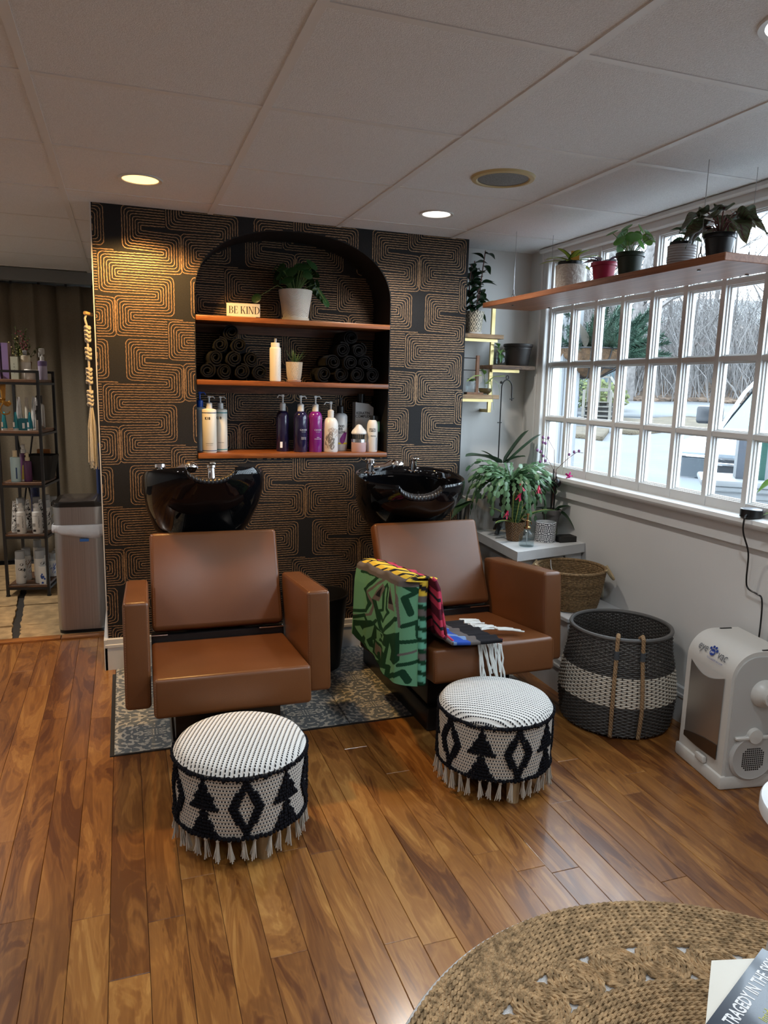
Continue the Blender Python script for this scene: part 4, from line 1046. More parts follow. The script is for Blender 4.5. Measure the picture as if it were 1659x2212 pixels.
t = thing('wooden_sign', 'small cream block sign reading BE KIND on the top niche board', 'sign', (.555, 3.64, 1.680), rad(-7))
MB().rbox(-.079, .079, -.008, .008, .006, .068, .002, 1).build('block', P('cream_sign', (.62,.57,.47), .6), t)
MB().rbox(-.058, .058, -.02, .016, 0, .007, .001, 1).build('stand', P('pale_wood_stand', (.45,.34,.2), .6), t)
serif_sign(t)
# white lotion bottle on the middle board
t = bottle('lotion_bottle', 'tall white bottle with printed back label between the towel heaps', 'bottle', (.709, 3.64, 1.386), .0275, .165, P('white_bottle3', (.70,.68,.62), .3), 'none', sh=.3, neck=.7)
MB().lathe([(.0215, 0), (.0215, .018), (.019, .020), (1e-4, .02)], 22, (0, 0, .165)).build('cap', P('white_cap', (.68,.66,.6), .3), t); MB().tube([(0, 0, .18), (.002, 0, .205)], .006, 8).build('nozzle', P('clear_tip', (.25,.27,.3), .2), t)
b = MB()
for k in range(16): z = .12-k*.0062; b.add([(.0279*sin(a), -.0279*cos(a), z+dz) for a, dz in ((-.1, 0), (.75-.1*(k % 3), 0), (.75-.1*(k % 3), .0028), (-.1, .0028))], [(0, 1, 2, 3)])
b.build('label_print', P('grey_print', (.3,.29,.27), .5), t, smooth=0)

# ================================================================ PLANTS
def leaf_mesh(name, mat, kind='oval', droop=.25, cup=.15, n=8, w=.5, wave=0):
    """unit-length leaf along +y from the origin, half width w/2, built with thickness-free curved blade"""
    b = MB()
    def hw(s):
        if kind == 'round': return w/2*math.sqrt(max(0, 1-(2*s-1)**2))
        if kind == 'strap': return w/2*(min(1, s*5+.35))*(1-max(0, (s-.75)/.25)**2)**.5 if s < 1 else 0
        if kind == 'spike': return w/2*(1-s)**.7*(min(1, s*6+.5))
        if kind == 'heart': return w/2*(sin(pi*min(1, s*1.02+.02)**.62))*(1 if s < .96 else .6)
        return w/2*sin(pi*s**.8)
    def fn(u, v):
        s = v; x = (u*2-1)*hw(s); z = -droop*s*s+cup*abs(x)**1.5*3+wave*sin(s*14+u*3)*.03
        return (x, s*(1-.12*droop), z)
    b.grid(fn, 6, n); return b.mesh(name, mat, 60)
def leafmat(name, base, vein, rough=.4, mode='mid', edge=None, sat=0):
    m, b_, g = newmat(name); u, v = uvp(g)
    d = g.math('ABSOLUTE', g.math('SUBTRACT', u, .5))
    nz = g('TexNoise', {'Vector': g('TexCoord').outputs['Object'], 'Scale': 9.}).outputs['Fac']
    c = g.mix(nz, c4(tuple(x*.7 for x in base)), c4(tuple(min(1, x*1.3) for x in base)))
    if mode == 'mid': c = g.mix(g.math('LESS_THAN', d, .035), c, c4(vein))
    if mode == 'edge': c = g.mix(g.math('GREATER_THAN', d, .36), c, c4(vein))
    if mode == 'center': c = g.mix(g.math('LESS_THAN', d, .2), c, c4(vein))
    if mode == 'veins':
        w = g.math('ABSOLUTE', g.math('SINE', g.math('ADD', g.math('MULTIPLY', v, 22.), g.math('MULTIPLY', d, -14.))))
        c = g.mix(g.math('MAXIMUM', g.math('LESS_THAN', w, .28), g.math('LESS_THAN', d, .04)), c, c4(vein))
    if mode == 'bands':
        w = g.math('SINE', g.math('ADD', g.math('MULTIPLY', v, 60.), g.math('MULTIPLY', nz, 9.)))
        c = g.mix(g.math('GREATER_THAN', w, .3), c, c4(vein))
        if edge: c = g.mix(g.math('GREATER_THAN', d, .40), c, c4(edge))
    g.l.new(c, b_.inputs['Base Color']); b_.inputs['Roughness'].default_value = rough
    # thin leaves let some light through
    tr = g('BsdfTranslucent', {0: c}); mx = g('MixShader', {0: .22, 1: b_.outputs[0], 2: tr.outputs[0]})
    g.l.new(mx.outputs[0], g.n['Material Output'].inputs[0]); return m
def put_leaf(par, me, base, az, el, L, roll=0, wd=1, name='leaf'):
    M = Matrix.Translation(base) @ Matrix.Rotation(az-pi/2, 4, 'Z') @ Matrix.Rotation(el, 4, 'X') @ Matrix.Rotation(roll, 4, 'Y') @ Matrix.Diagonal((L*wd, L, L, 1))
    return inst(name, me, par, M=M)
def stem(par, pts, r, mat, name='stem'): return MB().tube(pts, r, 6).build(name, mat, par, smooth=60)
def pot(par, r0, r1, h, mat, rim=.006, seg=32, soil=True, name='pot', lip=0):
    pr = [(1e-4, .001), (r0*.96, 0), (r0, .004)]+([(r0+(r1-r0)*.82, h*.82), (r1+lip, h*.83)] if lip else [])+[(r1+lip, h-.002), (r1+lip-.002, h), (r1-rim, h), (r1-rim, h*.82)]
    MB().lathe(pr, seg).build(name, mat, par, smooth=50)
    if soil: MB().lathe([(1e-4, h*.86), (r1-rim, h*.85)], 20).build('soil', P('potting_soil', (.02,.013,.008), 1, bump=(300, 1, .004)), par)
GSTEM = P('green_stem', (.13,.20,.06), .5); RSTEM = P('red_brown_stem', (.14,.05,.04), .5)
PILm = leafmat('pilea_leaf', (.10,.26,.05), (.2,.3,.1), .3, 'none'); PILd = leafmat('dark_pilea_leaf', (.030,.085,.026), (.1,.15,.05), .35, 'none')
def round_leaf(name, mat):
    b = MB(); b.lathe([(1e-4, 0), (.2, .004), (.38, .0), (.5, -.03)], 18); return b.mesh(name, mat, 60)
ML_R = round_leaf('leaf', PILm); ML_RD = round_leaf('leaf', PILd)
def pilea(par, z, n, spread, hgt, size, me, seed, lean=(0, 0)):
    rn = random.Random(seed)
    for k in range(n):
        a = 2*pi*k/n*2.4+rn.uniform(-.3, .3); rr_ = spread*rn.uniform(.35, 1); hh = hgt*rn.uniform(.35, 1)*(1.15-.35*rr_/spread)
        e = Vector((rr_*cos(a)+lean[0]*rr_, rr_*sin(a)+lean[1]*rr_, z+hh))
        p0 = Vector((.008*cos(a), .008*sin(a), z-.01)); mid = p0.lerp(e, .55)+Vector((0, 0, hh*.18))
        stem(par, [p0, p0.lerp(mid, .5)+Vector((0, 0, .006)), mid, e], .0013, GSTEM)
        s = size*rn.uniform(.75, 1.15); tilt = rn.uniform(.5, 1.2)
        M = Matrix.Translation(e) @ Matrix.Rotation(a-pi/2, 4, 'Z') @ Matrix.Rotation(-tilt, 4, 'X') @ Matrix.Rotation(rn.uniform(-.3, .3), 4, 'Y') @ Matrix.Diagonal((s, s, s, 1))
        inst('leaf', me, par, M=M)
# ---- pilea in the white ribbed pot, top niche board
t = thing('potted_pilea', 'trailing dark green pilea in a white wave-ribbed pot on the top niche board', 'potted plant', (.822, 3.70, 1.680))
m, b_, g = newmat('ribbed_white_pot'); sp = g('SeparateXYZ', {0: g('TexCoord').outputs['Object']})
ang = g.math('ARCTAN2', sp.outputs[1], sp.outputs[0]); xx = g.math('ABSOLUTE', g.math('SUBTRACT', g.math('FRACT', g.math('MULTIPLY', ang, .80)), .5))
dd = g.math('SQRT', g.math('ADD', g.math('MULTIPLY', g.math('MULTIPLY', xx, xx), .02), g.math('MULTIPLY', g.math('SUBTRACT', sp.outputs[2], .16), g.math('SUBTRACT', sp.outputs[2], .16))))
wv = g.math('SINE', g.math('MULTIPLY', dd, 900.)); b_.inputs['Base Color'].default_value = (.74,.72,.67,1); b_.inputs['Roughness'].default_value = .55; bumped(g, b_, wv, .6, .004)
pot(t, .060, .084, .152, m); MB().lathe([(1e-4, -.0), (.066, .0), (.068, .018), (.063, .019), (1e-4, .012)], 32).build('saucer', P('cream_saucer', (.58,.54,.46), .5), t)
pilea(t, .14, 38, .12, .155, .056, ML_RD, 5); 
rn = random.Random(8)
for sx_, ex_ in ((-1, .20), (1, .15)):
    for k in range(5 if sx_ > 0 else 1):
        e = Vector((sx_*ex_*(1-.08*k), -.03+.02*k, .10+.02*k)); stem(t, [(sx_*.04, -.03, .14), (sx_*.10, -.05, .165), e], .0014, GSTEM)
        inst('leaf', ML_RD, t, M=Matrix.Translation(e) @ Euler((1.2+.2*k, .3*k, sx_*.6)).to_matrix().to_4x4() @ Matrix.Scale(.05, 4))
# ---- aloe on the middle board
t = thing('potted_aloe', 'small spiky aloe in a dimpled cream pot on the middle niche board', 'potted plant', (.806, 3.655, 1.386))
m, b_, g = newmat('dimpled_pot'); u, v = uvp(g)
ck = g.math('MULTIPLY', g.math('SINE', g.math('MULTIPLY', u, 36*6.283)), g.math('SINE', g.math('MULTIPLY', v, 44.))); b_.inputs['Base Color'].default_value = (.58,.49,.38,1); b_.inputs['Roughness'].default_value = .6; bumped(g, b_, ck, .8, .004)
MB().lathe([(.030, .008)]+[(.030+.013*math.sqrt(k/10), .008+.088*k/10) for k in range(1, 11)]+[(.040, .094), (.038, .08)], 36).build('pot', m, t, smooth=50); MB().lathe([(1e-4, .08), (.039, .08)], 20).build('soil', P('potting_soil'), t)
MB().lathe([(1e-4, 0), (.033, 0), (.038, .008), (.034, .009), (1e-4, .006)], 28).build('saucer', P('pink_saucer', (.50,.36,.29), .5), t)
ALO = leaf_mesh('leaf', leafmat('aloe_leaf', (.06,.11,.04), (.1,.2,.1), .4, 'none'), 'spike', -.12, .4, 8, .16)
for k in range(13): put_leaf(t, ALO, (0, 0, .08), 2*pi*k/13*3.1, rad(35+40*random.random()), .075+.03*random.random(), wd=.9)
# ---- plants on the hanging shelf
HS = thing('hanging_shelf', 'long reddish wood plank hung on wires before the window', 'shelf', (1.905, 2.69, 1.785))
def hpart(b, name, mat, sm=35): o = b.build(name, mat, HS, smooth=sm); o.matrix_parent_inverse = Matrix.Translation((-1.905, -2.69, -1.785)); return o
HW = wood('redwood_plank', (.13,.042,.018), (.25,.09,.037), (.33,.14,.07), (26, 1.2, 26), .45, axis=1)
hpart(MB().rbox(1.76, 2.05, 1.875, 3.51, 1.785, 1.810, .002, 1), 'board', HW)
WIRE = P('steel_wire', (.45,.45,.46), .3, metal=1)
for x in (1.825, 2.03):
    for y in (3.31, 2.055):
        w = hpart(MB().tube([(x, y, H), (x, y, 1.85)], .0012, 6), 'wire', WIRE)
        b = MB(); b.tube([(x+.007*cos(a), y, 1.828+.010*sin(a)) for a in [2*pi*k/14 for k in range(14)]], .0018, 6, closed=True).tube([(x, y, 1.858), (x, y, 1.836)], .003, 6).cyl((x, y, 1.810), .004, .010, 8).cyl((x, y, 1.781), .006, .004, 8); hpart(b, 'eye_bolt', P('dark_steel', (.2,.2,.2), .3, metal=1))
SZ = 1.811
STRP = leaf_mesh('leaf', leafmat('variegated_strap', (.30,.42,.06), (.02,.075,.02), .35, 'edge'), 'strap', .55, .2, 10, .20)
t = thing('potted_dracaena', 'striped yellow green dracaena in a cream pot on the hanging shelf', 'potted plant', (1.875, 2.90, SZ))
MB().lathe([(1e-4, 0), (.040, 0), (.056, .012), (.062, .04), (.065, .105), (.062, .107), (.059, .10)], 36).build('pot', P('rough_cream_pot', (.46,.43,.39), .5, bump=(60, .9, .008)), t)
MB().lathe([(.056, .09), (.056, .122), (.053, .122), (.05, .11), (1e-4, .108)], 28).build('inner_pot', BLACKP, t)
for k in range(12): put_leaf(t, STRP, (.012*cos(k), .012*sin(k), .11), 2*pi*k/12+.3, rad(25+35*random.random()), .11+.03*random.random())
MB().rbox(-.001, .001, -.018, .018, .125, .165, .0005, 1).build('plant_tag', P('orange_tag', (.55,.25,.03), .5), t, (.0, -.03, 0), (0, 0, rad(60)))
ZEB = leaf_mesh('leaf', leafmat('tradescantia_leaf', (.30,.27,.30), (.10,.03,.09), .35, 'center'), 'oval', .4, .3, 8, .38)
t = thing('potted_tradescantia', 'purple and silver tradescantia in a magenta pot on the hanging shelf', 'potted plant', (1.875, 2.655, SZ))
pot(t, .036, .050, .085, P('magenta_pot', (.33,.012,.05), .4), lip=.003)
for k in range(20): 
    a = rad(60)+random.uniform(-1.6, 1.6) if k < 14 else random.uniform(0, 6.28)
    put_leaf(t, ZEB, (.02*cos(a), .02*sin(a)+.008, .085+.012*random.random()), a, rad(random.uniform(5, 45)), .05+.035*random.random())
t = thing('potted_pilea', 'bright green coin-leaf pilea in a dark green pot on the hanging shelf', 'potted plant', (1.875, 2.49, SZ))
pot(t, .038, .052, .098, P('dark_green_pot', (.012,.022,.014), .4), lip=.003)
pilea(t, .09, 17, .10, .10, .050, ML_R, 21)
t = thing('potted_peperomia', 'small peperomia in a ribbed white pot on the hanging shelf', 'potted plant', (1.90, 2.235, SZ))
m, b_, g = newmat('ringed_white_pot'); u, v = uvp(g); b_.inputs['Base Color'].default_value = (.56,.56,.57,1); b_.inputs['Roughness'].default_value = .35
sp = g('SeparateXYZ', {0: g('TexCoord').outputs['Object']}); bumped(g, b_, g.math('SINE', g.math('MULTIPLY', sp.outputs[2], 700.)), .8, .004)
MB().lathe([(1e-4, 0), (.042, 0), (.046, .004), (.049, .085), (.046, .086), (.044, .08)], 36).build('pot', m, t); MB().lathe([(.043, .078), (.043, .097), (.040, .097), (1e-4, .092)], 28).build('inner_pot', BLACKP, t)
PEP = leaf_mesh('leaf', leafmat('peperomia_leaf', (.05,.11,.05), (.15,.2,.1), .3, 'mid'), 'oval', .2, .3, 6, .62)
stem(t, [(0, 0, .09), (.0, -.02, .12), (.0, -.035, .15)], .002, RSTEM)
for k in range(9): put_leaf(t, PEP, (random.uniform(-.01, .01), random.uniform(-.03, .02), .10+.045*random.random()), k*2.2, rad(random.uniform(5, 50)), .04+.02*random.random())
BEGm = leafmat('begonia_leaf', (.085,.105,.05), (.055,.012,.02), .35, 'veins')
BEG = leaf_mesh('leaf', BEGm, 'heart', .35, .25, 12, .85, wave=1)
t = thing('potted_begonia', 'dark veined begonia in a black pot nearest on the hanging shelf', 'potted plant', (1.885, 2.04, SZ))
pot(t, .036, .049, .09, BLACKP, lip=.002)
for k in range(15):
    a = 2*pi*k/15*4.1; e = Vector((.05*cos(a), .05*sin(a), .105+.06*random.random())); stem(t, [(0, 0, .08), e*.5+Vector((0, 0, .06)), e], .0022, RSTEM)
    put_leaf(t, BEG, e, a, rad(random.uniform(-30, 20)), .075+.04*random.random())
# ---- corner cabinet, ledge and the things on it
CABW = P('worn_white_paint', (.60,.61,.615), .4, var=(9, .07), bump=(60, .1, .002))
t = thing('corner_cabinet', 'white painted corner counter below the window plants', 'cabinet', (1.98, 3.4, 0))
def cpart(b, name, mat=CABW, sm=0): o = b.build(name, mat, t, smooth=sm); o.matrix_parent_inverse = Matrix.Translation((-1.98, -3.4, 0)); return o
cpart(MB().prism([(1.748, 2.996), (2.198, 3.10), (2.198, 3.798), (1.80, 3.798)], .565, .611), 'counter_top')
cpart(MB().prism([(1.785, 3.035), (2.196, 3.125), (2.196, 3.795), (1.83, 3.795)], .365, .565), 'counter_body')
t = thing('corner_ledge', 'low white boxed ledge with base moulding under the counter', 'ledge', (2.0, 3.0, 0))
def lpart(b, name): o = b.build(name, CABW, t, smooth=0); o.matrix_parent_inverse = Matrix.Translation((-2, -3, 0)); return o
lpart(MB().box(1.868, 2.1985, 2.722, 3.79, 0, .345), 'box'); lpart(MB().rbox(1.858, 2.1985, 2.712, 3.795, .34, .361, .003, 1), 'top_board')
lpart(MB().box(1.848, 2.1985, 2.703, 3.6, 0, .125).rbox(1.842, 2.1985, 2.697, 3.6, .115, .133, .003, 1).rbox(1.850, 2.1985, 2.706, 3.6, .13, .158, .004, 1), 'base_moulding')
CZ = .6115
tag(MB().tube(smooth([(1.97, 3.055, .55), (1.972, 3.04, .50), (1.99, 3.0, .46), (1.985, 2.93, .45)]), .0028, 8).build('white_cord', P('white_cord', (.6,.6,.58), .5)), 'white cord dropping from the counter into the seagrass basket', 'cord')
tag(MB().tube([(2.06, 3.075, .558), (2.075, 3.06, .50), (2.08, 3.03, .45), (2.06, 2.98, .42)], .005, 8).build('black_cord', BLACKP), 'black cord dropping from the counter behind the seagrass basket', 'cord')
# patterned candle pot
m, b_, g = newmat('tile_print_pot'); u, v = uvp(g)
fx = g.math('SUBTRACT', g.math('FRACT', g.math('MULTIPLY', u, 7.)), .5); fy = g.math('SUBTRACT', g.math('FRACT', g.math('MULTIPLY', v, 2.2)), .5)
r1 = g.math('SQRT', g.math('ADD', g.math('MULTIPLY', fx, fx), g.math('MULTIPLY', fy, fy)))
an = g.math('ARCTAN2', fy, fx)
s1 = g.math('GREATER_THAN', g.math('SINE', g.math('ADD', g.math('MULTIPLY', r1, 27.), g.math('MULTIPLY', g.math('SINE', g.math('MULTIPLY', an, 4.)), 2.2))), .15)
s2 = g.math('GREATER_THAN', g.math('MULTIPLY', g.math('SINE', g.math('MULTIPLY', an, 8.)), g.math('SINE', g.math('MULTIPLY', r1, 20.))), .55)
g.l.new(g.mix(g.math('MAXIMUM', g.math('MULTIPLY', s1, .9), s2), (.68,.68,.68,1), (.03,.035,.05,1)), b_.inputs['Base Color']); b_.inputs['Roughness'].default_value = .35; TPOT = m
t = thing('printed_pot', 'white cylinder pot with black tile print on the counter', 'pot', (2.022, 3.20, CZ))
MB().lathe([(.0525, .002+.098*k/8) for k in range(9)], 48).build('body', TPOT, t); MB().lathe([(.0525, .10), (.050, .101), (.049, .02), (1e-4, .02)], 40).build('inside', P('white_glaze', (.66,.66,.66), .3), t); MB().lathe([(1e-4, .001), (.052, .001), (.0525, .003)], 40).build('bottom', P('white_glaze'), t)
# glass mister
t = thing('plant_mister', 'ribbed clear glass plant mister with brass nozzle on the counter', 'mister', (1.858, 3.105, CZ))
CG = glassy('clear_glass', (.90,.94,.95), .10)
b = MB(); seg = 48; pr = [(1e-4, .002), (.034, .001), (.037, .006), (.037, .05), (.032, .066), (.018, .078), (.013, .084), (.013, .092)]; V = []; n = len(pr)
for i in range(seg+1):
    a = 2*pi*i/seg
    for r, z in pr: q = r*(1+.02*cos(a*24)*(1 if .005 < z < .06 else 0)); V.append((q*cos(a), q*sin(a), z))
b.add(V, [(i*n+j, (i+1)*n+j, (i+1)*n+j+1, i*n+j+1) for i in range(seg) for j in range(n-1)]); b.build('glass_body', CG, t, smooth=30)
MB().lathe([(1e-4, .004), (.034, .004), (.034, .036), (1e-4, .036)], 24).build('water', glassy('water_fill', (.86,.90,.91), .08), t)
BRASS = P('brass', (.55,.40,.20), .25, metal=1)
MB().lathe([(.015, .088), (.017, .09), (.017, .098), (.009, .102), (.009, .13), (.005, .132), (.005, .155), (.009, .158), (.009, .165), (1e-4, .166)], 20).tube([(-.005, 0, .128), (-.035, -.005, .142)], .004, 8).tube([(.008, 0, .125), (.02, 0, .122), (.022, 0, .108)], .002, 6).build('nozzle', BRASS, t)
MB().tube([(0, 0, .09), (0, 0, .01)], .0022, 6).build('dip_tube', P('white_tube', (.6,.6,.6), .4), t)
# snake plant in a woven brown pot
m, b_, g = newmat('woven_bark_pot'); u, v = uvp(g)
zz = g.math('SINE', g.math('ADD', g.math('MULTIPLY', v, 60.), g.math('MULTIPLY', g.math('ABSOLUTE', g.math('SUBTRACT', g.math('FRACT', g.math('MULTIPLY', u, 14.)), .5)), 14.)))
g.l.new(g.ramp(zz, [(.0, (.10,.045,.015)), (1, (.27,.15,.06))]), b_.inputs['Base Color']); b_.inputs['Roughness'].default_value = .6; bumped(g, b_, zz, .6, .004)
t = thing('potted_snake_plant', 'yellow edged snake plant in a woven brown pot on the counter', 'potted plant', (1.872, 3.25, CZ))
MB().lathe([(1e-4, 0), (.034, 0)]+[(.040+.013*k/10, .004+.096*k/10) for k in range(11)]+[(.050, .10), (.049, .09)], 36).build('pot', m, t); MB().lathe([(1e-4, .088), (.049, .088)], 20).build('soil', P('potting_soil'), t)
SNKm = leafmat('snake_leaf', (.05,.115,.045), (.020,.052,.022), .35, 'bands', (.42,.42,.10)); SNK = leaf_mesh('leaf', SNKm, 'strap', -.15, .5, 12, .20); SNK2 = leaf_mesh('leaf', SNKm, 'strap', .5, .4, 12, .20)
for az, el, L, me, w in ((20, 62, .21, SNK2, 1), (-15, 48, .20, SNK2, 1.1), (110, 80, .15, SNK, 1.1), (-80, 70, .13, SNK, 1.1), (200, 35, .13, SNK2, 1.), (150, 60, .14, SNK2, 1.), (60, 85, .17, SNK, 1.)):
    put_leaf(t, SNK2 if me is SNK2 else SNK, (.015*cos(rad(az)), .015*sin(rad(az)), .085), rad(az), rad(el), L, wd=w)
# grey pot orchid near the sill with spikes
t = thing('potted_orchid', 'budding purple mini orchid in a grey terracotta pot beside the sill', 'potted plant', (2.115, 3.30, CZ))
GT = P('grey_terracotta', (.17,.16,.155), .85, var=(20, .25)); MB().lathe([(1e-4, .03), (.032, .03), (.045, .118), (.049, .118), (.050, .145), (.046, .146), (.044, .13), (1e-4, .13)], 32).build('pot', GT, t)
MB().lathe([(1e-4, 0), (.030, 0), (.037, .02), (.036, .045), (.034, .046)], 28).build('cachepot', P('moss_ceramic', (.14,.16,.10), .6, var=(40, .3)), t)
ORCm = leafmat('orchid_leaf', (.022,.055,.022), (.05,.09,.04), .3, 'mid'); ORC = leaf_mesh('leaf', ORCm, 'oval', .35, .3, 10, .44); ORC0 = leaf_mesh('leaf', ORCm, 'oval', .9, .3, 10, .44)
put_leaf(t, ORC, (.01, -.01, .135), rad(-20), rad(38), .10); put_leaf(t, ORC0, (.01, -.02, .135), rad(-45), rad(5), .12); put_leaf(t, ORC, (-.01, .0, .135), rad(140), rad(25), .09)
ST = P('dark_stake', (.012,.012,.012), .5); BUD = P('purple_bud', (.24,.10,.25), .5); PINK = P('fuchsia_petal', (.62,.02,.25), .5)
for x, y, hh in ((-.008, -.008, .36), (.006, -.004, .34), (.012, .0, .32), (-.002, .006, .30)): stem(t, [(x, y, .13), (x*1.5, y*1.5, hh)], .003, ST, 'stake')
def spike(pts, buds):
    stem(t, pts, .0014, RSTEM, 'flower_spike')
    for q in buds: MB().ball(q, .007, 8, 6, 1.2).build('bud', BUD, t)
spike([(0, 0, .13), (-.005, -.01, .36), (-.02, -.02, .46), (-.06, -.02, .515), (-.09, -.02, .52)], [(-.06, -.02, .523), (-.09, -.02, .50), (-.092, -.02, .525), (-.075, -.02, .495)])
spike([(0, 0, .13), (0, -.01, .34), (-.06, -.02, .42), (-.12, -.02, .455)], [(-.10, -.02, .452), (-.085, -.02, .43), (-.12, -.02, .46), (-.07, -.02, .405), (-.10, -.02, .40)])
spike([(0, 0, .13), (.0, -.02, .36), (.04, -.06, .42), (.07, -.09, .455), (.095, -.11, .452)], [(.06, -.08, .455), (.075, -.10, .462), (.045, -.06, .44)])
MB().ball((.012, -.012, .285), .022, 16, 10, 1.1).build('plant_clip', BLACKP, t)
b = MB()
for k in range(5): a = k*1.25; b.grid(lambda u, v, a=a: (.055+.02*v*cos(a)+(u-.5)*.014*sin(a), -.055+(u-.5)*.014*cos(a), .325+.02*v*sin(a)+.006*sin(u*3)), 3, 3)
b.build('pink_flower', PINK, t, solid=.0008)
tag(MB().rbox(2.07, 2.17, 3.135, 3.20, CZ, CZ+.03, .002, 1).build('wood_block', wood('dark_block', (.012,.011,.010), (.02,.017,.014), (.10,.06,.025), (30, 3, 30), .5)), 'small dark wooden block on the counter front corner', 'wood block')
# wooden planter with orchid leaf behind the bowl
t = thing('wooden_planter', 'weathered whitewashed wooden planter behind the black bowl', 'planter', (1.838, 3.62, CZ), rad(-4))
for x0, x1, y0, y1 in ((-.075, .075, -.075, -.065), (-.075, .075, .065, .075), (-.075, -.065, -.065, .065), (.065, .075, -.065, .065)): MB().box(x0, x1, y0, y1, 0, .17).build('side_board', wood('whitewashed_wood', (.33,.29,.25), (.48,.46,.43), (.58,.57,.55), (16, 16, 2), .7, axis=2), t)
MB().box(-.065, .065, -.065, .065, .0, .15).build('soil', P('potting_soil'), t)
put_leaf(t, ORC, (-.05, -.05, .15), rad(200), rad(10), .17, wd=1.2); put_leaf(t, ORC0, (-.06, -.06, .15), rad(215), rad(25), .16, wd=1.2)
# black stand carrying the christmas cactus
t = thing('plant_stand', 'black wooden x-frame plant stand on the counter', 'plant stand', (1.945, 3.44, CZ))
for a in (rad(200), rad(20), rad(110), rad(290)): 
    MB().tube([(.02*cos(a), .02*sin(a), .15), (.10*cos(a), .10*sin(a), .0)], [.013, .015], 4).build('leg', BLACKM, t, smooth=0)
MB().rbox(-.11, .02, -.03, -.01, .07, .085, .002, 1).cyl((0, 0, .145), .06, .012, 20).build('platform', BLACKM, t)
t = thing('christmas_cactus', 'large trailing christmas cactus with pink blooms on the black stand', 'potted plant', (1.945, 3.44, CZ+.158))
pot(t, .055, .075, .12, P('dark_pot', (.015,.015,.016), .5))
CACm = leafmat('cactus_segment', (.12,.235,.115), (.20,.32,.18), .35, 'mid')
sg = MB()
def segm(u, v):
    w = .5*(sin(pi*min(1, v*.92+.06)))**.55*.72*(1+.10*sin(v*15)); return ((u*2-1)*w*.9, v, .06*sin(v*pi)*(1-abs(u*2-1)))
SEG = [MB().grid(segm, 4, 7).mesh('segment', CACm, 60)]
rn = random.Random(9); tips = []
for k in range(120):
    a = rn.uniform(0, 2*pi); el0 = rn.uniform(.25, 1.3); p = Vector((.035*cos(a), .035*sin(a), .115)); el = el0; n = rn.randint(5, 9); b = MB(); az = a
    for q in range(n):
        L = .034*rn.uniform(.85, 1.2)
        M = Matrix.Translation(p) @ Matrix.Rotation(az-pi/2, 4, 'Z') @ Matrix.Rotation(el, 4, 'X') @ Matrix.Rotation(rn.uniform(-.9, .9), 4, 'Y') @ Matrix.Scale(L, 4)
        b.grid(segm, 3, 6, M=M)
        p = p+Vector((cos(az)*cos(el), sin(az)*cos(el), sin(el)))*L*.96
        el -= rn.uniform(.18, .42); el = max(el, -1.45); az += rn.uniform(-.15, .15)
    b.build('stem', CACm, t, smooth=60)
    tips.append((p.copy(), az))
PK = P('pink_bloom', (.62,.035,.11), .5)
fl_ = MB()
for k in range(9):
    a = 2*pi*k/9; r0 = .35 if k % 2 else .55
    fl_.grid(lambda u, v, a=a, r0=r0: ((.06+.30*v**2*r0*2)*cos(a)+(u-.5)*.16*sin(a), (.06+.30*v**2*r0*2)*sin(a)-(u-.5)*.16*cos(a), -v*(.55+.45*(r0 > .4))), 2, 4)
FLM = fl_.mesh('bloom', PK, 60)
front_t = sorted(tips, key=lambda q: q[0].y+.3*q[0].x)[:9]
for p, az in (front_t[0], front_t[3], front_t[5], front_t[7]): inst('bloom', FLM, t, tuple(p), (rn.uniform(-.5, .5), rn.uniform(-.5, .5), rn.random()*6), scale=.042)
# orchid in a white ribbed pot with iron hook stake, on a riser in the corner
t = thing('potted_orchid', 'leafy orchid in a white pot with a tall black hook stake in the corner', 'potted plant', (1.99, 3.65, CZ+.20))
MB().box(-.062, .062, -.062, .062, -.20, .0).build('riser', CABW, t)
MB().lathe([(1e-4, 0), (.05, 0), (.068, .16), (.064, .161), (.062, .14), (1e-4, .14)], 36).build('pot', _mats.get('ringed_white_pot', WHITE), t)
OL = leaf_mesh('leaf', ORCm, 'strap', .35, .5, 12, .24); OL2 = leaf_mesh('leaf', ORCm, 'strap', .10, .5, 12, .22)
put_leaf(t, OL2, (.01, -.01, .145), rad(-20), rad(62), .24, wd=1.5); put_leaf(t, OL2, (.02, -.02, .145), rad(-35), rad(50), .26, wd=1.5); put_leaf(t, OL, (-.01, -.01, .145), rad(195), rad(32), .26, wd=1.3); put_leaf(t, OL, (.01, -.02, .145), rad(-70), rad(42), .16); put_leaf(t, OL, (-.01, .0, .145), rad(160), rad(55), .13)
pts = [(-.018, 0, .10), (-.02, 0, .57)]+[(-.02+.032*(1-cos(a)), 0, .57+.045*sin(a)) for a in [pi*k/12 for k in range(1, 13)]]+[(.045, 0, .53), (.048, 0, .50)]
b = MB().tube(pts, .0035, 8).tube([(-.035, 0, .38), (-.01, 0, .38)], .003, 6).tube([(.035, 0, .51), (.06, 0, .515)], .003, 6).ball((-.024, 0, .60), .008, 8, 6)
b.tube([(.012+.008*cos(a), 0, .628+.010*sin(a)) for a in [2*pi*k/12 for k in range(12)]], .0025, 6, closed=True); b.build('hook_stake', BLACKM, t)
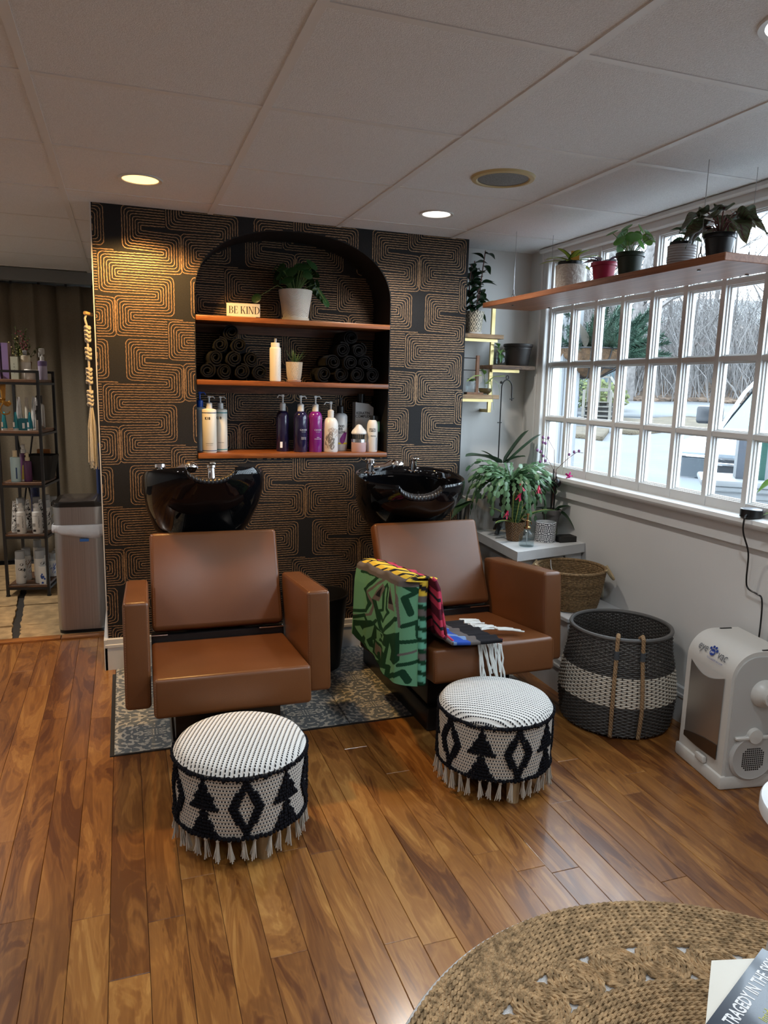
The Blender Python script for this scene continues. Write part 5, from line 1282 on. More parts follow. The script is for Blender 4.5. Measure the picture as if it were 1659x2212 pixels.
# ---- brass bracket shelf on the corner wall
t = thing('bracket_shelf', 'brass rail with three small wooden boards on the corner wall', 'shelf', (1.93, 3.75, 1.26))
BRS = P('satin_gold_metal', (.55,.43,.20), .3, metal=.9); BRD = wood('burnt_board', (.06,.03,.015), (.24,.145,.07), (.34,.23,.13), (3, 40, 40), .6, axis=0)
def kpart(b, name, mat): o = b.build(name, mat, t, smooth=0); o.matrix_parent_inverse = Matrix.Translation((-1.93, -3.75, -1.26)); return o
kpart(MB().box(1.917, 1.937, 3.70, 3.715, 1.245, 1.85).box(1.917, 1.937, 3.715, 3.80, 1.245, 1.262).box(1.917, 1.937, 3.715, 3.80, 1.83, 1.85), 'rail', BRS)
for x0, x1, z in ((1.72, 1.955, 1.642), (1.892, 2.16, 1.482), (1.70, 1.945, 1.320)):
    kpart(MB().rbox(x0, x1, 3.625, 3.775, z, z+.022, .002, 1), 'board', BRD); kpart(MB().box(max(x0+.02, 1.74), min(x1-.02, 2.08), 3.66, 3.675, z-.016, z-.0005), 'bracket_arm', BRS)
t = thing('potted_rubber_plant', 'tall dark glossy plant in a black and cream diamond pot by the wallpaper edge', 'potted plant', (1.805, 3.70, 1.6645))
m, b_, g = newmat('diamond_print_pot'); u, v = uvp(g)
A = g.math('FRACT', g.math('ADD', g.math('MULTIPLY', u, 11.), g.math('MULTIPLY', v, 2.6))); B = g.math('FRACT', g.math('SUBTRACT', g.math('MULTIPLY', u, 11.), g.math('MULTIPLY', v, 2.6)))
ln = g.math('MAXIMUM', g.math('LESS_THAN', A, .13), g.math('LESS_THAN', B, .13)); dm = g.math('MULTIPLY', g.math('LESS_THAN', g.math('ABSOLUTE', g.math('SUBTRACT', A, .56)), .13), g.math('LESS_THAN', g.math('ABSOLUTE', g.math('SUBTRACT', B, .56)), .13))
g.l.new(g.mix(g.math('MAXIMUM', ln, dm), (.60,.55,.44,1), (.02,.02,.02,1)), b_.inputs['Base Color']); b_.inputs['Roughness'].default_value = .5
MB().lathe([(.042+.014*k/8, .008+.112*k/8) for k in range(9)], 40).build('pot', m, t); MB().lathe([(1e-4, .110), (.054, .110)], 20).build('soil', P('potting_soil'), t); MB().lathe([(1e-4, 0), (.046, .0), (.05, .010), (1e-4, .009)], 28).build('saucer', P('white_glaze'), t)
RUBm = leafmat('dark_glossy_leaf', (.018,.045,.020), (.04,.08,.04), .25, 'mid'); RUB = leaf_mesh('leaf', RUBm, 'oval', .3, .3, 8, .62)
rn = random.Random(31)
for s in range(4):
    x, y = (.02*cos(s*1.6), .02*sin(s*1.6)); hh = .39-.05*s+.02*(s == 2); e = Vector((x*2.0+.012, y*2, .10+hh-.05)); stem(t, [(x, y, .10), (x*1.8, y*1.8, .10+hh*.5), e], .003, RSTEM)
    for k in range(11):
        q = Vector((x, y, .10)).lerp(e, (k+.5)/11); a = k*2.4+s; put_leaf(t, RUB, q, a, rad(rn.uniform(-25, 45)), rn.uniform(.07, .095))
t = thing('plastic_planter', 'empty dark brown plastic hanging planter on the middle wall board', 'planter', (2.087, 3.70, 1.5045))
MB().lathe([(1e-4, .002), (.058, 0), (.060, .004), (.075, .102), (.079, .103), (.082, .108), (.082, .118), (.078, .12), (.074, .118), (.056, .01), (1e-4, .01)], 40).build('body', P('brown_plastic', (.022,.018,.016), .45), t); MB().lathe([(.0745, .09), (.0765, .092), (.0765, .096), (.0748, .098)], 40).build('ridge', P('brown_plastic'), t)
t = thing('glass_jar', 'clear glass with a pothos cutting on the middle wall board', 'glass jar', (1.972, 3.69, 1.5045))
MB().lathe([(1e-4, .002), (.033, .0), (.036, .006), (.036, .07)], 32).build('glass', CG, t); MB().lathe([(1e-4, .005), (.034, .005), (.034, .04), (1e-4, .04)], 24).build('water', _mats['water_fill'], t)
POTm = leafmat('pothos_leaf', (.10,.22,.06), (.55,.6,.45), .35, 'none'); PTH = leaf_mesh('leaf', POTm, 'heart', .3, .3, 8, .7)
stem(t, [(0, 0, .01), (-.01, -.01, .07), (-.02, -.015, .10)], .002, GSTEM)
for q, a, el, L in (((-.02, -.015, .10), 200, 40, .045), ((-.01, -.01, .08), 250, -10, .05), ((-.005, 0, .07), -50, 20, .045), ((-.015, -.01, .09), 120, 30, .04), ((0, 0, .06), -90, -60, .05)): put_leaf(t, PTH, q, rad(a), rad(el), L)
# propagation things on the lowest wall board
t = thing('glass_vase', 'round glass vase with a trailing spider plant cutting on the lowest wall board', 'glass vase', (1.885, 3.68, 1.3425))
MB().lathe([(1e-4, .002), (.022, 0), (.038, .02), (.040, .04), (.030, .062), (.018, .072), (.020, .085)], 32).build('glass', CG, t); MB().lathe([(1e-4, .004), (.02, .004), (.036, .02), (.037, .036), (1e-4, .036)], 24).build('water', P('amber_water', (.20,.13,.05), .1, trans=.8, ior=1.33), t)
SPD = leafmat('spider_leaf', (.42,.46,.22), (.10,.25,.06), .4, 'center')
def ribl(pts, w, nm='leaf'):
    b = MB(); pts = [Vector(p) for p in pts]; n = len(pts)-1
    def f(u, v):
        q = v*n; i = min(int(q), n-1); p = pts[i].lerp(pts[i+1], q-i); return p+Vector((0, 1, 0)).cross(Vector((1, 0, .2)))*0+Vector((.0, (u-.5)*w*(1-.6*v), (u-.5)*w*.5))
    b.grid(f, 2, n*3); return b.build(nm, SPD, t, smooth=60)
ribl([(0, -.0, .06), (-.03, -.01, .105), (-.08, -.02, .10), (-.13, -.03, .07)], .012); ribl([(0, 0, .06), (.04, -.02, .10), (.10, -.03, .105), (.14, -.03, .06)], .010); ribl([(0, -.01, .06), (.005, -.05, .08), (.0, -.085, .0), (.012, -.09, -.08)], .012); ribl([(0, 0, .06), (.02, -.03, .09), (.06, -.04, .06), (.07, -.04, .0)], .010)
put_leaf(t, PTH, (-.015, -.01, .11), rad(200), rad(60), .045); stem(t, [(0, 0, .04), (-.015, -.01, .11)], .0016, GSTEM)
t = thing('propagation_tube', 'square glass bottle with cuttings in a small wooden stand', 'glass bottle', (1.795, 3.68, 1.3425))
MB().rbox(-.022, .022, -.02, .02, .001, .075, .004, 2).build('glass', CG, t); MB().box(.028, .044, -.008, .008, 0, .21).box(-.03, .07, -.02, .02, 0.0005, .012).build('wood_stand', wood('walnut_stand', (.10,.04,.015), (.22,.10,.04), (.30,.15,.06), (20, 20, 2), .5, axis=2), t); MB().tube([(-.06, 0, .13), (.09, 0, .13)], .0025, 6).tube([(-.06, 0, .195), (.03, 0, .195)], .0025, 6).build('cross_bar', BLACKM, t)
for k in range(4): put_leaf(t, PTH, (-.01+.006*k, -.01, .07), rad(80+60*k), rad(45), .035)
# ---- window sill things
t = thing('smart_speaker_puck', 'low black round smart speaker on the window sill', 'speaker', (2.178, 2.065, .9305))
MB().lathe([(1e-4, .0), (.034, 0), (.0385, .003), (.0385, .030), (.036, .0325)], 40).build('body', BLACKP, t); MB().lathe([(.037, .0322), (.033, .0335), (1e-4, .0335)], 40).build('top_disc', P('grey_disc', (.16,.17,.19), .3), t)
tag(MB().tube(smooth([(2.142, 2.05, .945), (2.128, 2.045, .93), (2.130, 2.045, .88), (2.165, 2.045, .80), (2.175, 2.05, .70), (2.178, 2.04, .665), (2.180, 2.0, .655), (2.180, 1.975, .64), (2.182, 1.97, .55), (2.184, 1.975, .42)]), .0032, 8).build('power_cable', BLACKP), 'black power cable running from the sill speaker down the wall', 'cable')
t = thing('potted_pothos', 'pothos at the frame edge reaching a green leaf over the sill', 'potted plant', (2.14, 1.80, .9305))
pot(t, .04, .055, .10, WHITE)
PTH2 = leaf_mesh('leaf', leafmat('bright_pothos_leaf', (.13,.30,.03), (.2,.4,.06), .3, 'mid'), 'heart', .25, .25, 10, .55)
put_leaf(t, PTH2, (-.01, .10, .165), rad(100), rad(-20), .115); stem(t, [(0, 0, .09), (-.005, .05, .17), (-.01, .10, .165)], .002, GSTEM)
put_leaf(t, PTH2, (-.02, .06, .06), rad(110), rad(-5), .09); stem(t, [(0, 0, .09), (-.01, .03, .09), (-.02, .06, .06)], .002, GSTEM)
for k in range(6): put_leaf(t, PTH2, (0, 0, .10), rad(200+40*k), rad(40), .09)
t = thing('wall_outlet', 'cream electrical outlet plate beside the seagrass basket', 'outlet', (2.1985, 2.955, .43))
MB().rbox(-.005, 0, -.036, .036, -.058, .058, .002, 1).build('plate', P('cream_outlet', (.50,.45,.33), .4), t)
for z in (-.022, .022): MB().rbox(-.0075, -.004, -.015, .015, z-.014, z+.014, .002, 1).build('socket', P('cream_socket', (.42,.37,.27), .4), t)
# ---- macrame and blue cloth at the wall corner
t = thing('macrame_hanging', 'cream knotted macrame tassel on a wooden peg at the wallpaper edge', 'wall hanging', (-.140, 3.63, 1.66))
MB().tube([(.019, .02, .0), (-.012, -.012, .004)], .008, 10).build('peg', P('pale_peg', (.5,.32,.13), .5), t)
MAC = P('cream_cotton', (.52,.47,.38), .95, bump=(250, .8, .004))
MB().tube([(-.005, 0, 0), (-.012, 0, -.02), (-.005, 0, -.05), (.0, 0, -.46)], .005, 8).build('cord', MAC, t)
rn = random.Random(6)
for z, n in ((-.06, 4), (-.155, 3), (-.245, 4), (-.345, 4)):
    for k in range(n):
        b = MB(); zz = z-k*.018; b.tube([(-.003+.010*cos(a)+rn.uniform(-.002, .002), .008*sin(a), zz+.006*sin(2*a)) for a in [2*pi*q/12 for q in range(12)]], .0058, 7, closed=True); b.build('knot', MAC, t)
b = MB()
for k in range(42):
    a = rn.uniform(0, 2*pi); r1 = rn.uniform(.005, .023); L = rn.uniform(.24, .29); b.tube([(.004*cos(a), .004*sin(a), -.41), (r1*.8*cos(a), r1*.8*sin(a), -.50), (r1*cos(a)+rn.uniform(-.004, .004), r1*sin(a), -.41-L)], .0027, 5)
b.build('tassel', MAC, t)
t = thing('hanging_apron', 'dark blue cloth hanging behind the trash can', 'apron', (-.14, 4.72, .55))
MB().grid(lambda u, v: (-.018+.012*sin(u*9)+.012*v*0, (u-.5)*.22, -.10+.54*v), 24, 6).build('cloth', P('navy_cloth', (.008,.022,.085), .9), t, solid=.004, smooth=70)
# ================================================================ PRODUCT RACK in the back area
RM = Matrix.Translation((-.49, 4.97, 0)) @ Matrix.Rotation(rad(-10), 4, 'Z')
rk = thing('product_rack', 'narrow black metal rack with five wooden shelves of hair products', 'rack', (-.49, 4.97, 0), rad(-10))
RW, RD = .245, .34
for x in (-RW, 0):
    MB().box(x-.008, x+.008, -.008, .008, 0, 1.415).build('post', BLACKM, rk, smooth=0); MB().box(x-.008, x+.008, RD-.008, RD+.008, 0, 1.415).build('post', BLACKM, rk, smooth=0)
    MB().cyl((x, 0, 0), .014, .006, 12).build('foot', BLACKM, rk)
MB().box(-RW, 0, -.008, .008, 1.40, 1.415).box(-RW, 0, RD-.008, RD+.008, 1.40, 1.415).box(-RW-.008, -RW+.008, 0, RD, 1.40, 1.415).build('top_rail', BLACKM, rk, smooth=0)
SHZ = [1.36, 1.05, .73, .405, .075]
RWD = wood('rustic_rack_wood', (.06,.028,.014), (.14,.068,.034), (.20,.105,.055), (3, 30, 30), .5, axis=0)
for z in SHZ:
    MB().rbox(-RW+.006, -.006, -.006, RD-.004, z-.018, z, .002, 1).build('shelf_board', RWD, rk); MB().box(-RW, 0, -.008, .006, z-.032, z-.018).box(-.008, .008, 0, RD, z-.032, z-.018).box(-RW-.008, -RW+.008, 0, RD, z-.032, z-.018).build('shelf_frame', BLACKM, rk, smooth=0)
for x in (-RW,): MB().tube([(x, RD, .4), (x+.10, RD, 1.0)], .006, 6).tube([(x+.10, RD, .4), (x, RD, 1.0)], .006, 6).build('back_brace', BLACKM, rk)
def rp(x, y, k): v = RM @ Vector((x, y, SHZ[k]+.0005)); return tuple(v)
rz_ = rad(-10)
LAV = P('lavender_carton', (.25,.17,.36), .5); TEALm = P('teal_foil', (.02,.20,.26), .25, metal=.5); SILV = P('silver_tube', (.55,.56,.57), .22, metal=.8); WBOT = P('white_product', (.60,.60,.58), .4); CLR = P('clear_grey_cap', (.33,.35,.36), .2); PLUM = P('clear_plum', (.10,.035,.10), .15); SKY = P('pale_blue_bottle', (.36,.52,.58), .35)
def carton(x, y, k, w, d, h, mat, label, name='carton'):
    t = thing(name, label, 'box', rp(x, y, k), rz_); MB().box(-w/2, w/2, -d/2, d/2, 0, h).build('box', mat, t, smooth=0); return t
carton(-.232, .06, 0, .028, .06, .215, LAV, 'lavender carton nearest the left end of the rack top'); t = carton(-.188, .06, 0, .036, .06, .215, LAV, 'lavender carton with a pink printed side on the rack top'); MB().box(.0182, .0186, -.03, .03, .0, .215).build('printed_side', P('pink_print', (.42,.28,.27), .5), t)
t = carton(-.138, .05, 0, .042, .04, .135, P('pale_green_carton', (.50,.52,.42), .5), 'narrow pale green carton on the rack top'); 
for q in range(4): text('lettering', 'KRST'[q], BTEXT, t, .012, upright(0, -.0204, .09-.018*q))
t = bottle('cream_jar', 'white lidded jar with a clear pump on the rack top', 'jar', rp(-.085, .07, 0), .030, .105, P('cream_white_jar', (.60,.57,.52), .4), 'full', P('ivory_lid', (.62,.56,.42), .4), hc=.04, sh=.1, neck=.9)
MB().rbox(-.012, .012, -.01, .01, .146, .175, .003, 1).build('pump', CLR, t)
t = thing('hair_mask_tub', 'wide white tub at the front of the rack top', 'tub', rp(-.045, .035, 0)); MB().lathe([(1e-4, 0), (.036, 0), (.038, .004), (.038, .058), (.036, .062), (1e-4, .062)], 28).build('tub', P('cream_white_jar'), t)
bottle('trigger_spray', 'clear purple trigger spray bottle on the rack top', 'spray bottle', rp(-.02, .19, 0), .027, .12, P('clear_lilac', (.34,.30,.40), .2), 'trigger', P('white_trigger', (.5,.5,.48), .4), hc=.075, band=[(.085, .115, P('violet_band', (.12,.08,.18), .4))])
t = thing('flower_basket', 'little basket of dried flowers on the rack top', 'flower basket', rp(-.145, .22, 0))
MB().lathe([(1e-4, 0), (.045, 0), (.055, .11), (.051, .11), (.045, .02)], 28).build('basket', SEAG, t)
FOL = [P('dry_green_leaf', (.07,.09,.025), .7), P('dusty_rose', (.22,.06,.07), .8), P('straw_bloom', (.45,.36,.17), .8), P('lime_bloom', (.26,.27,.06), .8)]
rn = random.Random(12)
lf = [leaf_mesh('leaf', f_, 'oval', .3, .3, 3, .4) for f_ in FOL]
for k in range(26):
    a = rn.uniform(0, 2*pi); r1 = rn.uniform(.02, .12); hh = rn.uniform(.13, .30)*(1-.4*r1/.12)+.06; q = 0 if k % 3 else rn.choice((1, 2, 3, 1, 2))
    b = MB(); e = Vector((r1*cos(a), r1*sin(a), hh)); p0 = Vector((.02*cos(a), .02*sin(a), .10)); b.tube([p0, p0.lerp(e, .6)+Vector((0, 0, .02)), e], .0015, 4)
    for j in range(9):
        c = p0.lerp(e, .35+.65*j/9); b.m = 1
        s = .02 if q == 0 else .010
        az = j*2.4+k; b.grid(lambda u, v, c=c, az=az, s=s: c+Vector((cos(az)*v*s-sin(az)*(u-.5)*s*.7*sin(pi*v), sin(az)*v*s+cos(az)*(u-.5)*s*.7*sin(pi*v), v*s*.6)), 2, 3)
        if q: b.ball(c+Vector((cos(az), sin(az), .3))*.008, .006, 5, 4)
    b.build('sprig', [FOL[0], FOL[q]], t, smooth=60)
# second shelf
def cone_tube(x, y, k, h, w, mat, label, capm, name='cream_tube'):
    t = thing(name, label, 'tube', rp(x, y, k), rz_)
    b = MB()
    def f(u, v): a = 2*pi*u; e = 1-v; return (w*(.35+.65*e)*cos(a)*(1 if e > .02 else .9), w*(e**.8)*sin(a)+1e-5, .012+v*(h-.012))
    b.grid(f, 20, 8); b.build('tube', mat, t, smooth=60); MB().cyl((0, 0, 0), w*.92, .014, 18).build('cap', capm, t); return t
CAPC = P('clear_cap', (.5,.52,.52), .2)
for x, lab in ((-.215, 'leftmost small teal tube on the second rack shelf'), (-.148, 'teal tube below the silver tube on the second rack shelf'), (-.066, 'teal tube right of the teal box on the second rack shelf')):
    t = cone_tube(x, .03, 1, .112, .018, TEALm, lab, CAPC, 'teal_tube'); t['group'] = 'teal tubes on the rack'; MB().box(-.012, -.002, -.0175, -.0165, .02, .05).build('barcode', WTEXT, t)
t = carton(-.108, .045, 1, .05, .04, .072, P('teal_carton', (.01,.14,.19), .4), 'small teal box between teal tubes on the second rack shelf'); MB().box(-.002, .012, -.0206, -.0201, .012, .045).build('barcode', WTEXT, t)
cone_tube(-.155, .13, 1, .20, .026, SILV, 'tall silver tube on the second rack shelf, nearer the ribbon', CAPC); cone_tube(-.055, .12, 1, .20, .026, SILV, 'tall silver tube on the second rack shelf, nearer the post', CAPC)
cone_tube(-.112, .14, 1, .20, .024, P('ivory_tube', (.55,.52,.44), .4), 'ivory tube with a yellow side on the second rack shelf', P('yellow_cap', (.5,.35,.06), .4)); cone_tube(-.088, .20, 1, .205, .022, WBOT, 'slim white tube behind the silver tubes', CAPC)
bottle('styling_bottle', 'silver bottle with a tall black cap at the back of the second shelf', 'bottle', rp(-.065, .24, 1), .03, .16, P('silver_bottle', (.5,.5,.49), .25, metal=.6), 'cap', BLACKP, .8, .05, neck=.55)
bottle('serum_bottle', 'small clear serum bottle with black dropper beside the rack post', 'bottle', rp(-.022, .05, 1), .016, .065, P('clear_serum', (.45,.40,.33), .15), 'cap', BLACKP, .3, .05, neck=.7); bottle('serum_bottle', 'serum bottle with black pump behind the clear one', 'bottle', rp(-.040, .10, 1), .016, .10, P('pearl_serum', (.45,.45,.44), .2), 'pump', BLACKP, .3, .05, neck=.6)
t = thing('ribbon_bow', 'mustard ribbon bow hanging under the top rack shelf', 'ribbon', rp(-.205, .02, 1))
MUS = P('mustard_satin', (.30,.15,.02), .4)
MB().grid(lambda u, v: (-.035+.07*u+.006*sin(v*6), .01*sin(u*9), .17+.022*sin(u*2*pi)*(1-abs(v-.5))+(v-.5)*.03), 16, 4).build('loops', MUS, t, smooth=70, solid=.001); MB().tube(smooth([(-.005, 0, .165), (-.022, 0, .13), (-.01, 0, .10), (.02, 0, .10), (.03, 0, .115)]), .004, 8).build('hook', MUS, t); MB().grid(lambda u, v: (-.012+.02*u+.015*v*(u-.5), 0, .18+.11*v), 4, 6).build('tail', MUS, t, solid=.001)
# third shelf
t = bottle('spray_bottle', 'pale blue flat bottle with cream cap on the third rack shelf', 'bottle', rp(-.165, .03, 2), .029, .155, SKY, 'cap', P('cream_cap', (.52,.45,.30), .4), .15, .04, flat=.7, neck=.4)
MB().box(.002, .010, -.0212, -.0206, .02, .09).build('label_print', NVB, t)
bottle('mist_bottle', 'plum mist bottle with a white top behind the pale blue one', 'bottle', rp(-.145, .13, 2), .022, .17, PLUM, 'spray', WBOT, .2, .055, neck=.6); bottle('mist_bottle', 'short plum mist bottle with a cream top on the third rack shelf', 'bottle', rp(-.10, .05, 2), .024, .13, PLUM, 'spray', P('cream_cap'), .3, .05, neck=.5)
cone_tube(-.128, .06, 2, .10, .014, P('yellow_tube', (.5,.38,.05), .4), 'small yellow tube leaning beside the pale blue bottle', WBOT)
t = thing('storage_basket', 'dark ribbed storage basket on the third rack shelf', 'basket', rp(-.045, .165, 2), rz_)
b = MB(); out0, out1 = rrect(.055, .07, .02), rrect(.085, .09, .03); n = len(out0); rows_ = 14; V = []
for q in range(rows_+1):
    k = q/rows_
    for a_, c_ in zip(out0, out1): V.append((a_[0]+(c_[0]-a_[0])*k*(1+.03*(q % 2)), a_[1]+(c_[1]-a_[1])*k*(1+.03*(q % 2)), .002+.155*k))
b.add(V, [(q*n+i, q*n+(i+1) % n, (q+1)*n+(i+1) % n, (q+1)*n+i) for q in range(rows_) for i in range(n)]+[tuple(range(n))[::-1]]); b.build('body', P('dark_rope_basket', (.022,.021,.019), .9), t, smooth=0, solid=.003)
carton(-.07, .305, 2, .08, .03, .18, P('orange_box', (.28,.10,.02), .5), 'orange box standing behind the dark storage basket')
# fourth and fifth shelf: sprays, zebra tubes and aerosol cans
def zebra():
    m, b_, g = newmat('zebra_print'); u, v = uvp(g); nz = g('TexNoise', {'Vector': g('TexCoord').outputs['Object'], 'Scale': 22., 'Distortion': 3.}).outputs['Fac']
    w = g.math('GREATER_THAN', g.math('SINE', g.math('ADD', g.math('MULTIPLY', v, 30.), g.math('MULTIPLY', nz, 26.))), .25); w = g.math('MULTIPLY', w, g.math('GREATER_THAN', u, .62))
    g.l.new(g.mix(w, (.60,.60,.58,1), (.02,.02,.02,1)), b_.inputs['Base Color']); b_.inputs['Roughness'].default_value = .4; return m
ZB = zebra()
for x, lab in ((-.195, 'zebra striped white tube at the left of the fourth rack shelf'), (-.135, 'zebra striped tube behind the first white spray bottle'), (-.058, 'zebra striped tube behind the second white spray bottle')): cone_tube(x, .06 if x < -.19 else .12, 3, .20, .026, ZB, lab, WBOT, 'zebra_tube')['group'] = 'zebra tubes on the rack'
for x, lab in ((-.150, 'white spray bottle at the front of the fourth rack shelf, first from the left'), (-.055, 'white spray bottle at the front of the fourth rack shelf beside the post')):
    t = bottle('spray_bottle', lab, 'spray bottle', rp(x, .025, 3), .029, .14, WBOT, 'spray', WBOT, .2, .05, neck=.6, rz=rz_, group='white sprays on the rack'); text('lettering', 'HUMIDITY', BTEXT, t, .016, upright(.016, -.0262, .075) @ Matrix.Rotation(pi/2, 4, 'Z')); text('lettering', 'Smooth', BTEXT, t, .009, upright(-.006, -.0292, .112)); MB().box(-.018, .0, -.0288, -.0272, .012, .026).build('barcode', BTEXT, t); MB().box(-.02, .0, -.0286, -.0275, .045, .065).build('small_print', P('grey_print'), t)
def aerosol(x, y, k, h, r, lab, ink, band=None):
    t = bottle('aerosol_can', lab, 'aerosol can', rp(x, y, k), r, h, WBOT, 'full', CLR, .25, .045, neck=.75, group='aerosol cans on the rack')
    m_ = P('ink_'+ink[0], ink[1], .4); b = MB(); rn = random.Random(int(1e4*(x+y)))
    for q in range(7):
        a = rn.uniform(-1.6, -.3); z = rn.uniform(.25, .8)*h; s = rn.uniform(.006, .014); b.add([((r+.0005)*cos(a+s*1.2/r*cos(2*pi*i/9)), (r+.0005)*sin(a+s*1.2/r*cos(2*pi*i/9)), z+s*sin(2*pi*i/9)) for i in range(9)], [tuple(range(9))])
    b.build('printed_flowers', m_, t, smooth=0); MB().cyl((0, 0, h*.98), r*.35, .03, 12).build('nozzle', WBOT, t)
    return t
INKS = (('black', (.02,.02,.02)), ('blue', (.02,.07,.30)), ('brown', (.20,.11,.07)), ('yellow', (.5,.35,.03)))
for x, y, k, h, r, lab, i in ((-.185, .15, 3, .16, .027, 'clear capped can behind the zebra tube at the rack left', 0), (-.10, .19, 3, .16, .025, 'clear capped can deep in the fourth rack shelf, middle', 0), (-.05, .22, 3, .17, .025, 'clear capped can deep in the fourth rack shelf by the post', 0), (-.025, .29, 3, .15, .024, 'yellow printed can at the back corner of the fourth rack shelf', 3), (-.025, .13, 3, .15, .023, 'black lettered can beside the second white spray bottle', 0),
    (-.175, .04, 4, .165, .030, 'floral aerosol can at the front left of the bottom rack shelf', 0), (-.062, .05, 4, .165, .030, 'floral aerosol can at the front right of the bottom rack shelf', 0), (-.165, .13, 4, .165, .028, 'aerosol can second in line at the left of the bottom rack shelf', 2), (-.07, .14, 4, .165, .028, 'aerosol can second in line at the right of the bottom rack shelf', 2), (-.12, .22, 4, .20, .026, 'tall aerosol can deep in the bottom rack shelf', 2), (-.03, .21, 4, .11, .024, 'short dark labelled can behind the rack post, bottom shelf', 1), (-.018, .26, 4, .115, .024, 'short blue labelled can at the back of the bottom rack shelf', 1), (-.02, .31, 4, .12, .024, 'short can in the back corner of the bottom rack shelf', 1)):
    aerosol(x, y, k, h, r, lab, INKS[i])
t = carton(-.035, .012, 4, .04, .022, .115, WBOT, 'white carton with blue flowers at the front of the bottom rack shelf'); b = MB()
rn = random.Random(3)
for q in range(9): cx_, cz_, s = rn.uniform(-.008, .016), rn.uniform(.008, .065), rn.uniform(.004, .008); b.add([(cx_+s*cos(2*pi*i/8), -.0113, cz_+s*sin(2*pi*i/8)) for i in range(8)], [tuple(range(8))])
b.build('printed_flowers', P('ink_blue'), t, smooth=0)
bottle('tall_bottle', 'navy floral bottle at the back of the fourth rack shelf', 'bottle', rp(-.135, .29, 3), .028, .27, P('navy_floral', (.02,.03,.12), .3, var=(40, .9)), 'none', sh=.3)
# ================================================================ OUTSIDE THE WINDOW
DX, DY = .65, .76
def gh(x, y):
    s = x*DX+y*DY
    if s < 9: return -.1
    if s < 20: return -.1+.62*(s-9)/11
    if s < 30: return .52+.60*(s-20)/10
    return 1.12+(s-30)*.17
ASPH = P('pale_asphalt', (0.078,0.082,0.086), .85, var=(1.4, .10), bump=(60, .3, .01))
def gfn(u, v): x = 2.42+62*u**1.7; y = -14+84*v; return (x, y, gh(x, y))
struct(MB().grid(gfn, 50, 60).build('ground', ASPH, smooth=60), 'pale grey parking lot outside the window', 'ground')
def sd(s, w, dz=0): x, y = s*DX+w*DY, s*DY-w*DX; return (x, y, gh(x, y)+dz)    # s away from the window, w to the right
def strip(name, s0, s1, w0, w1, mat, lab, dz, jag=0, n=24):
    def f(u, v):
        w = w0+(w1-w0)*u; s = s0+(s1-s0)*v
        s += jag*(sin(w*1.7)+.6*sin(w*3.1+1))*(1 if v in (0, 1) else 0); return sd(s, w, dz)
    return struct(MB().grid(f, n, 4).build(name, mat, smooth=60, solid=.12), lab, 'ground')
DRYG = P('dry_grass', (0.084,0.0672,0.0445), .95, var=(3, .3), bump=(40, 1, .05)); LEAFL = P('leaf_litter', (0.084,0.0588,0.042), .95, var=(4.5, .65), bump=(8, 1, .1))
strip('ground_verge', 16.6, 18.4, -4.2, -1.3, DRYG, 'tan dry grass patch before the fence', .03, .2)
strip('ground_bank', 18.6, 21.8, -1.2, 9, DRYG, 'tan dry grass bank along the road', .03, .5)
strip('road', 22.2, 27.5, -8, 24, P('road_asphalt', (0.101,0.105,0.109), .85, var=(.8, .08)), 'pale road crossing behind the parking lot', .03)
strip('hillside', 29, 60, -22, 40, LEAFL, 'brown leaf covered hillside with bare woods', .04, .3, 50)
for s, w in ((11.0, -1.7), (8.2, -.95)): struct(MB().grid(lambda u, v, s=s, w=w: sd(s+.1*v, w+1.1*u, .01), 8, 1).build('ground_marking', P('white_road_paint', (0.227,0.227,0.227), .7)), 'white painted parking line', 'marking')
# bare trees
BARK = P('pale_grey_bark', (0.105,0.0966,0.0924), .9, var=(12, .35)); TWIG = P('pale_twig', (0.13,0.122,0.118), .9)
def tree_mesh(seed, h=9):
    rn = random.Random(seed); b = MB()
    def grow(p, d, L, r, lv):
        n = 4; pts = [p]; rr_ = [r]
        for k in range(n):
            d = (d+Vector((rn.uniform(-.16, .16), rn.uniform(-.16, .16), rn.uniform(-.02, .10)))).normalized(); p = p+d*L/n; pts.append(p); rr_.append(r*(1-.62*(k+1)/n))
        b.m = 0 if lv < 2 else 1
        b.tube(pts, rr_, 5 if lv < 1 else 3, cap=False)
        if lv < 3:
            for k in range(5 if lv == 0 else 4):
                i = rn.randint(1, n); a = rn.uniform(0, 2*pi); dd = (d*.7+Vector((cos(a), sin(a), rn.uniform(-.1, .6)))).normalized()
                grow(pts[i], dd, L*rn.uniform(.4, .62), rr_[i]*.55+.004, lv+1)
    grow(Vector((0, 0, -.2)), Vector((rn.uniform(-.1, .1), rn.uniform(-.1, .1), 1)), h*.62, .13, 0)
    return b.mesh('bare_tree', [BARK, TWIG], 60)
TREES = [tree_mesh(s, 8+s) for s in range(6)]
rn = random.Random(17)
lab = 'leafless grey tree in the woods across the road'
for k in range(76):
    s = 29.5+rn.random()**1.3*22; w = rn.uniform(-.27, .27)*s; p = sd(s, w); sc_ = rn.uniform(.55, 1.15)
    o = inst('bare_tree', TREES[k % 6], None, p, (0, 0, rn.uniform(0, 6.28)), scale=sc_); tag(o, lab, 'tree', 'bare trees across the road')
b = MB()
for k in range(4600):
    s = 29+rn.random()*17; w = rn.uniform(-.28, .28)*s; p = Vector(sd(s, w)); L = rn.uniform(.8, 4.2); d = Vector((rn.uniform(-.5, .5), rn.uniform(-.5, .5), 1)).normalized(); q = p+d*L*.55; e = q+(d+Vector((rn.uniform(-.6, .6), rn.uniform(-.6, .6), rn.uniform(-.4, .4)))).normalized()*L*.6
    b.tube([p, q, e], [.022, .015, .006], 3, cap=False)
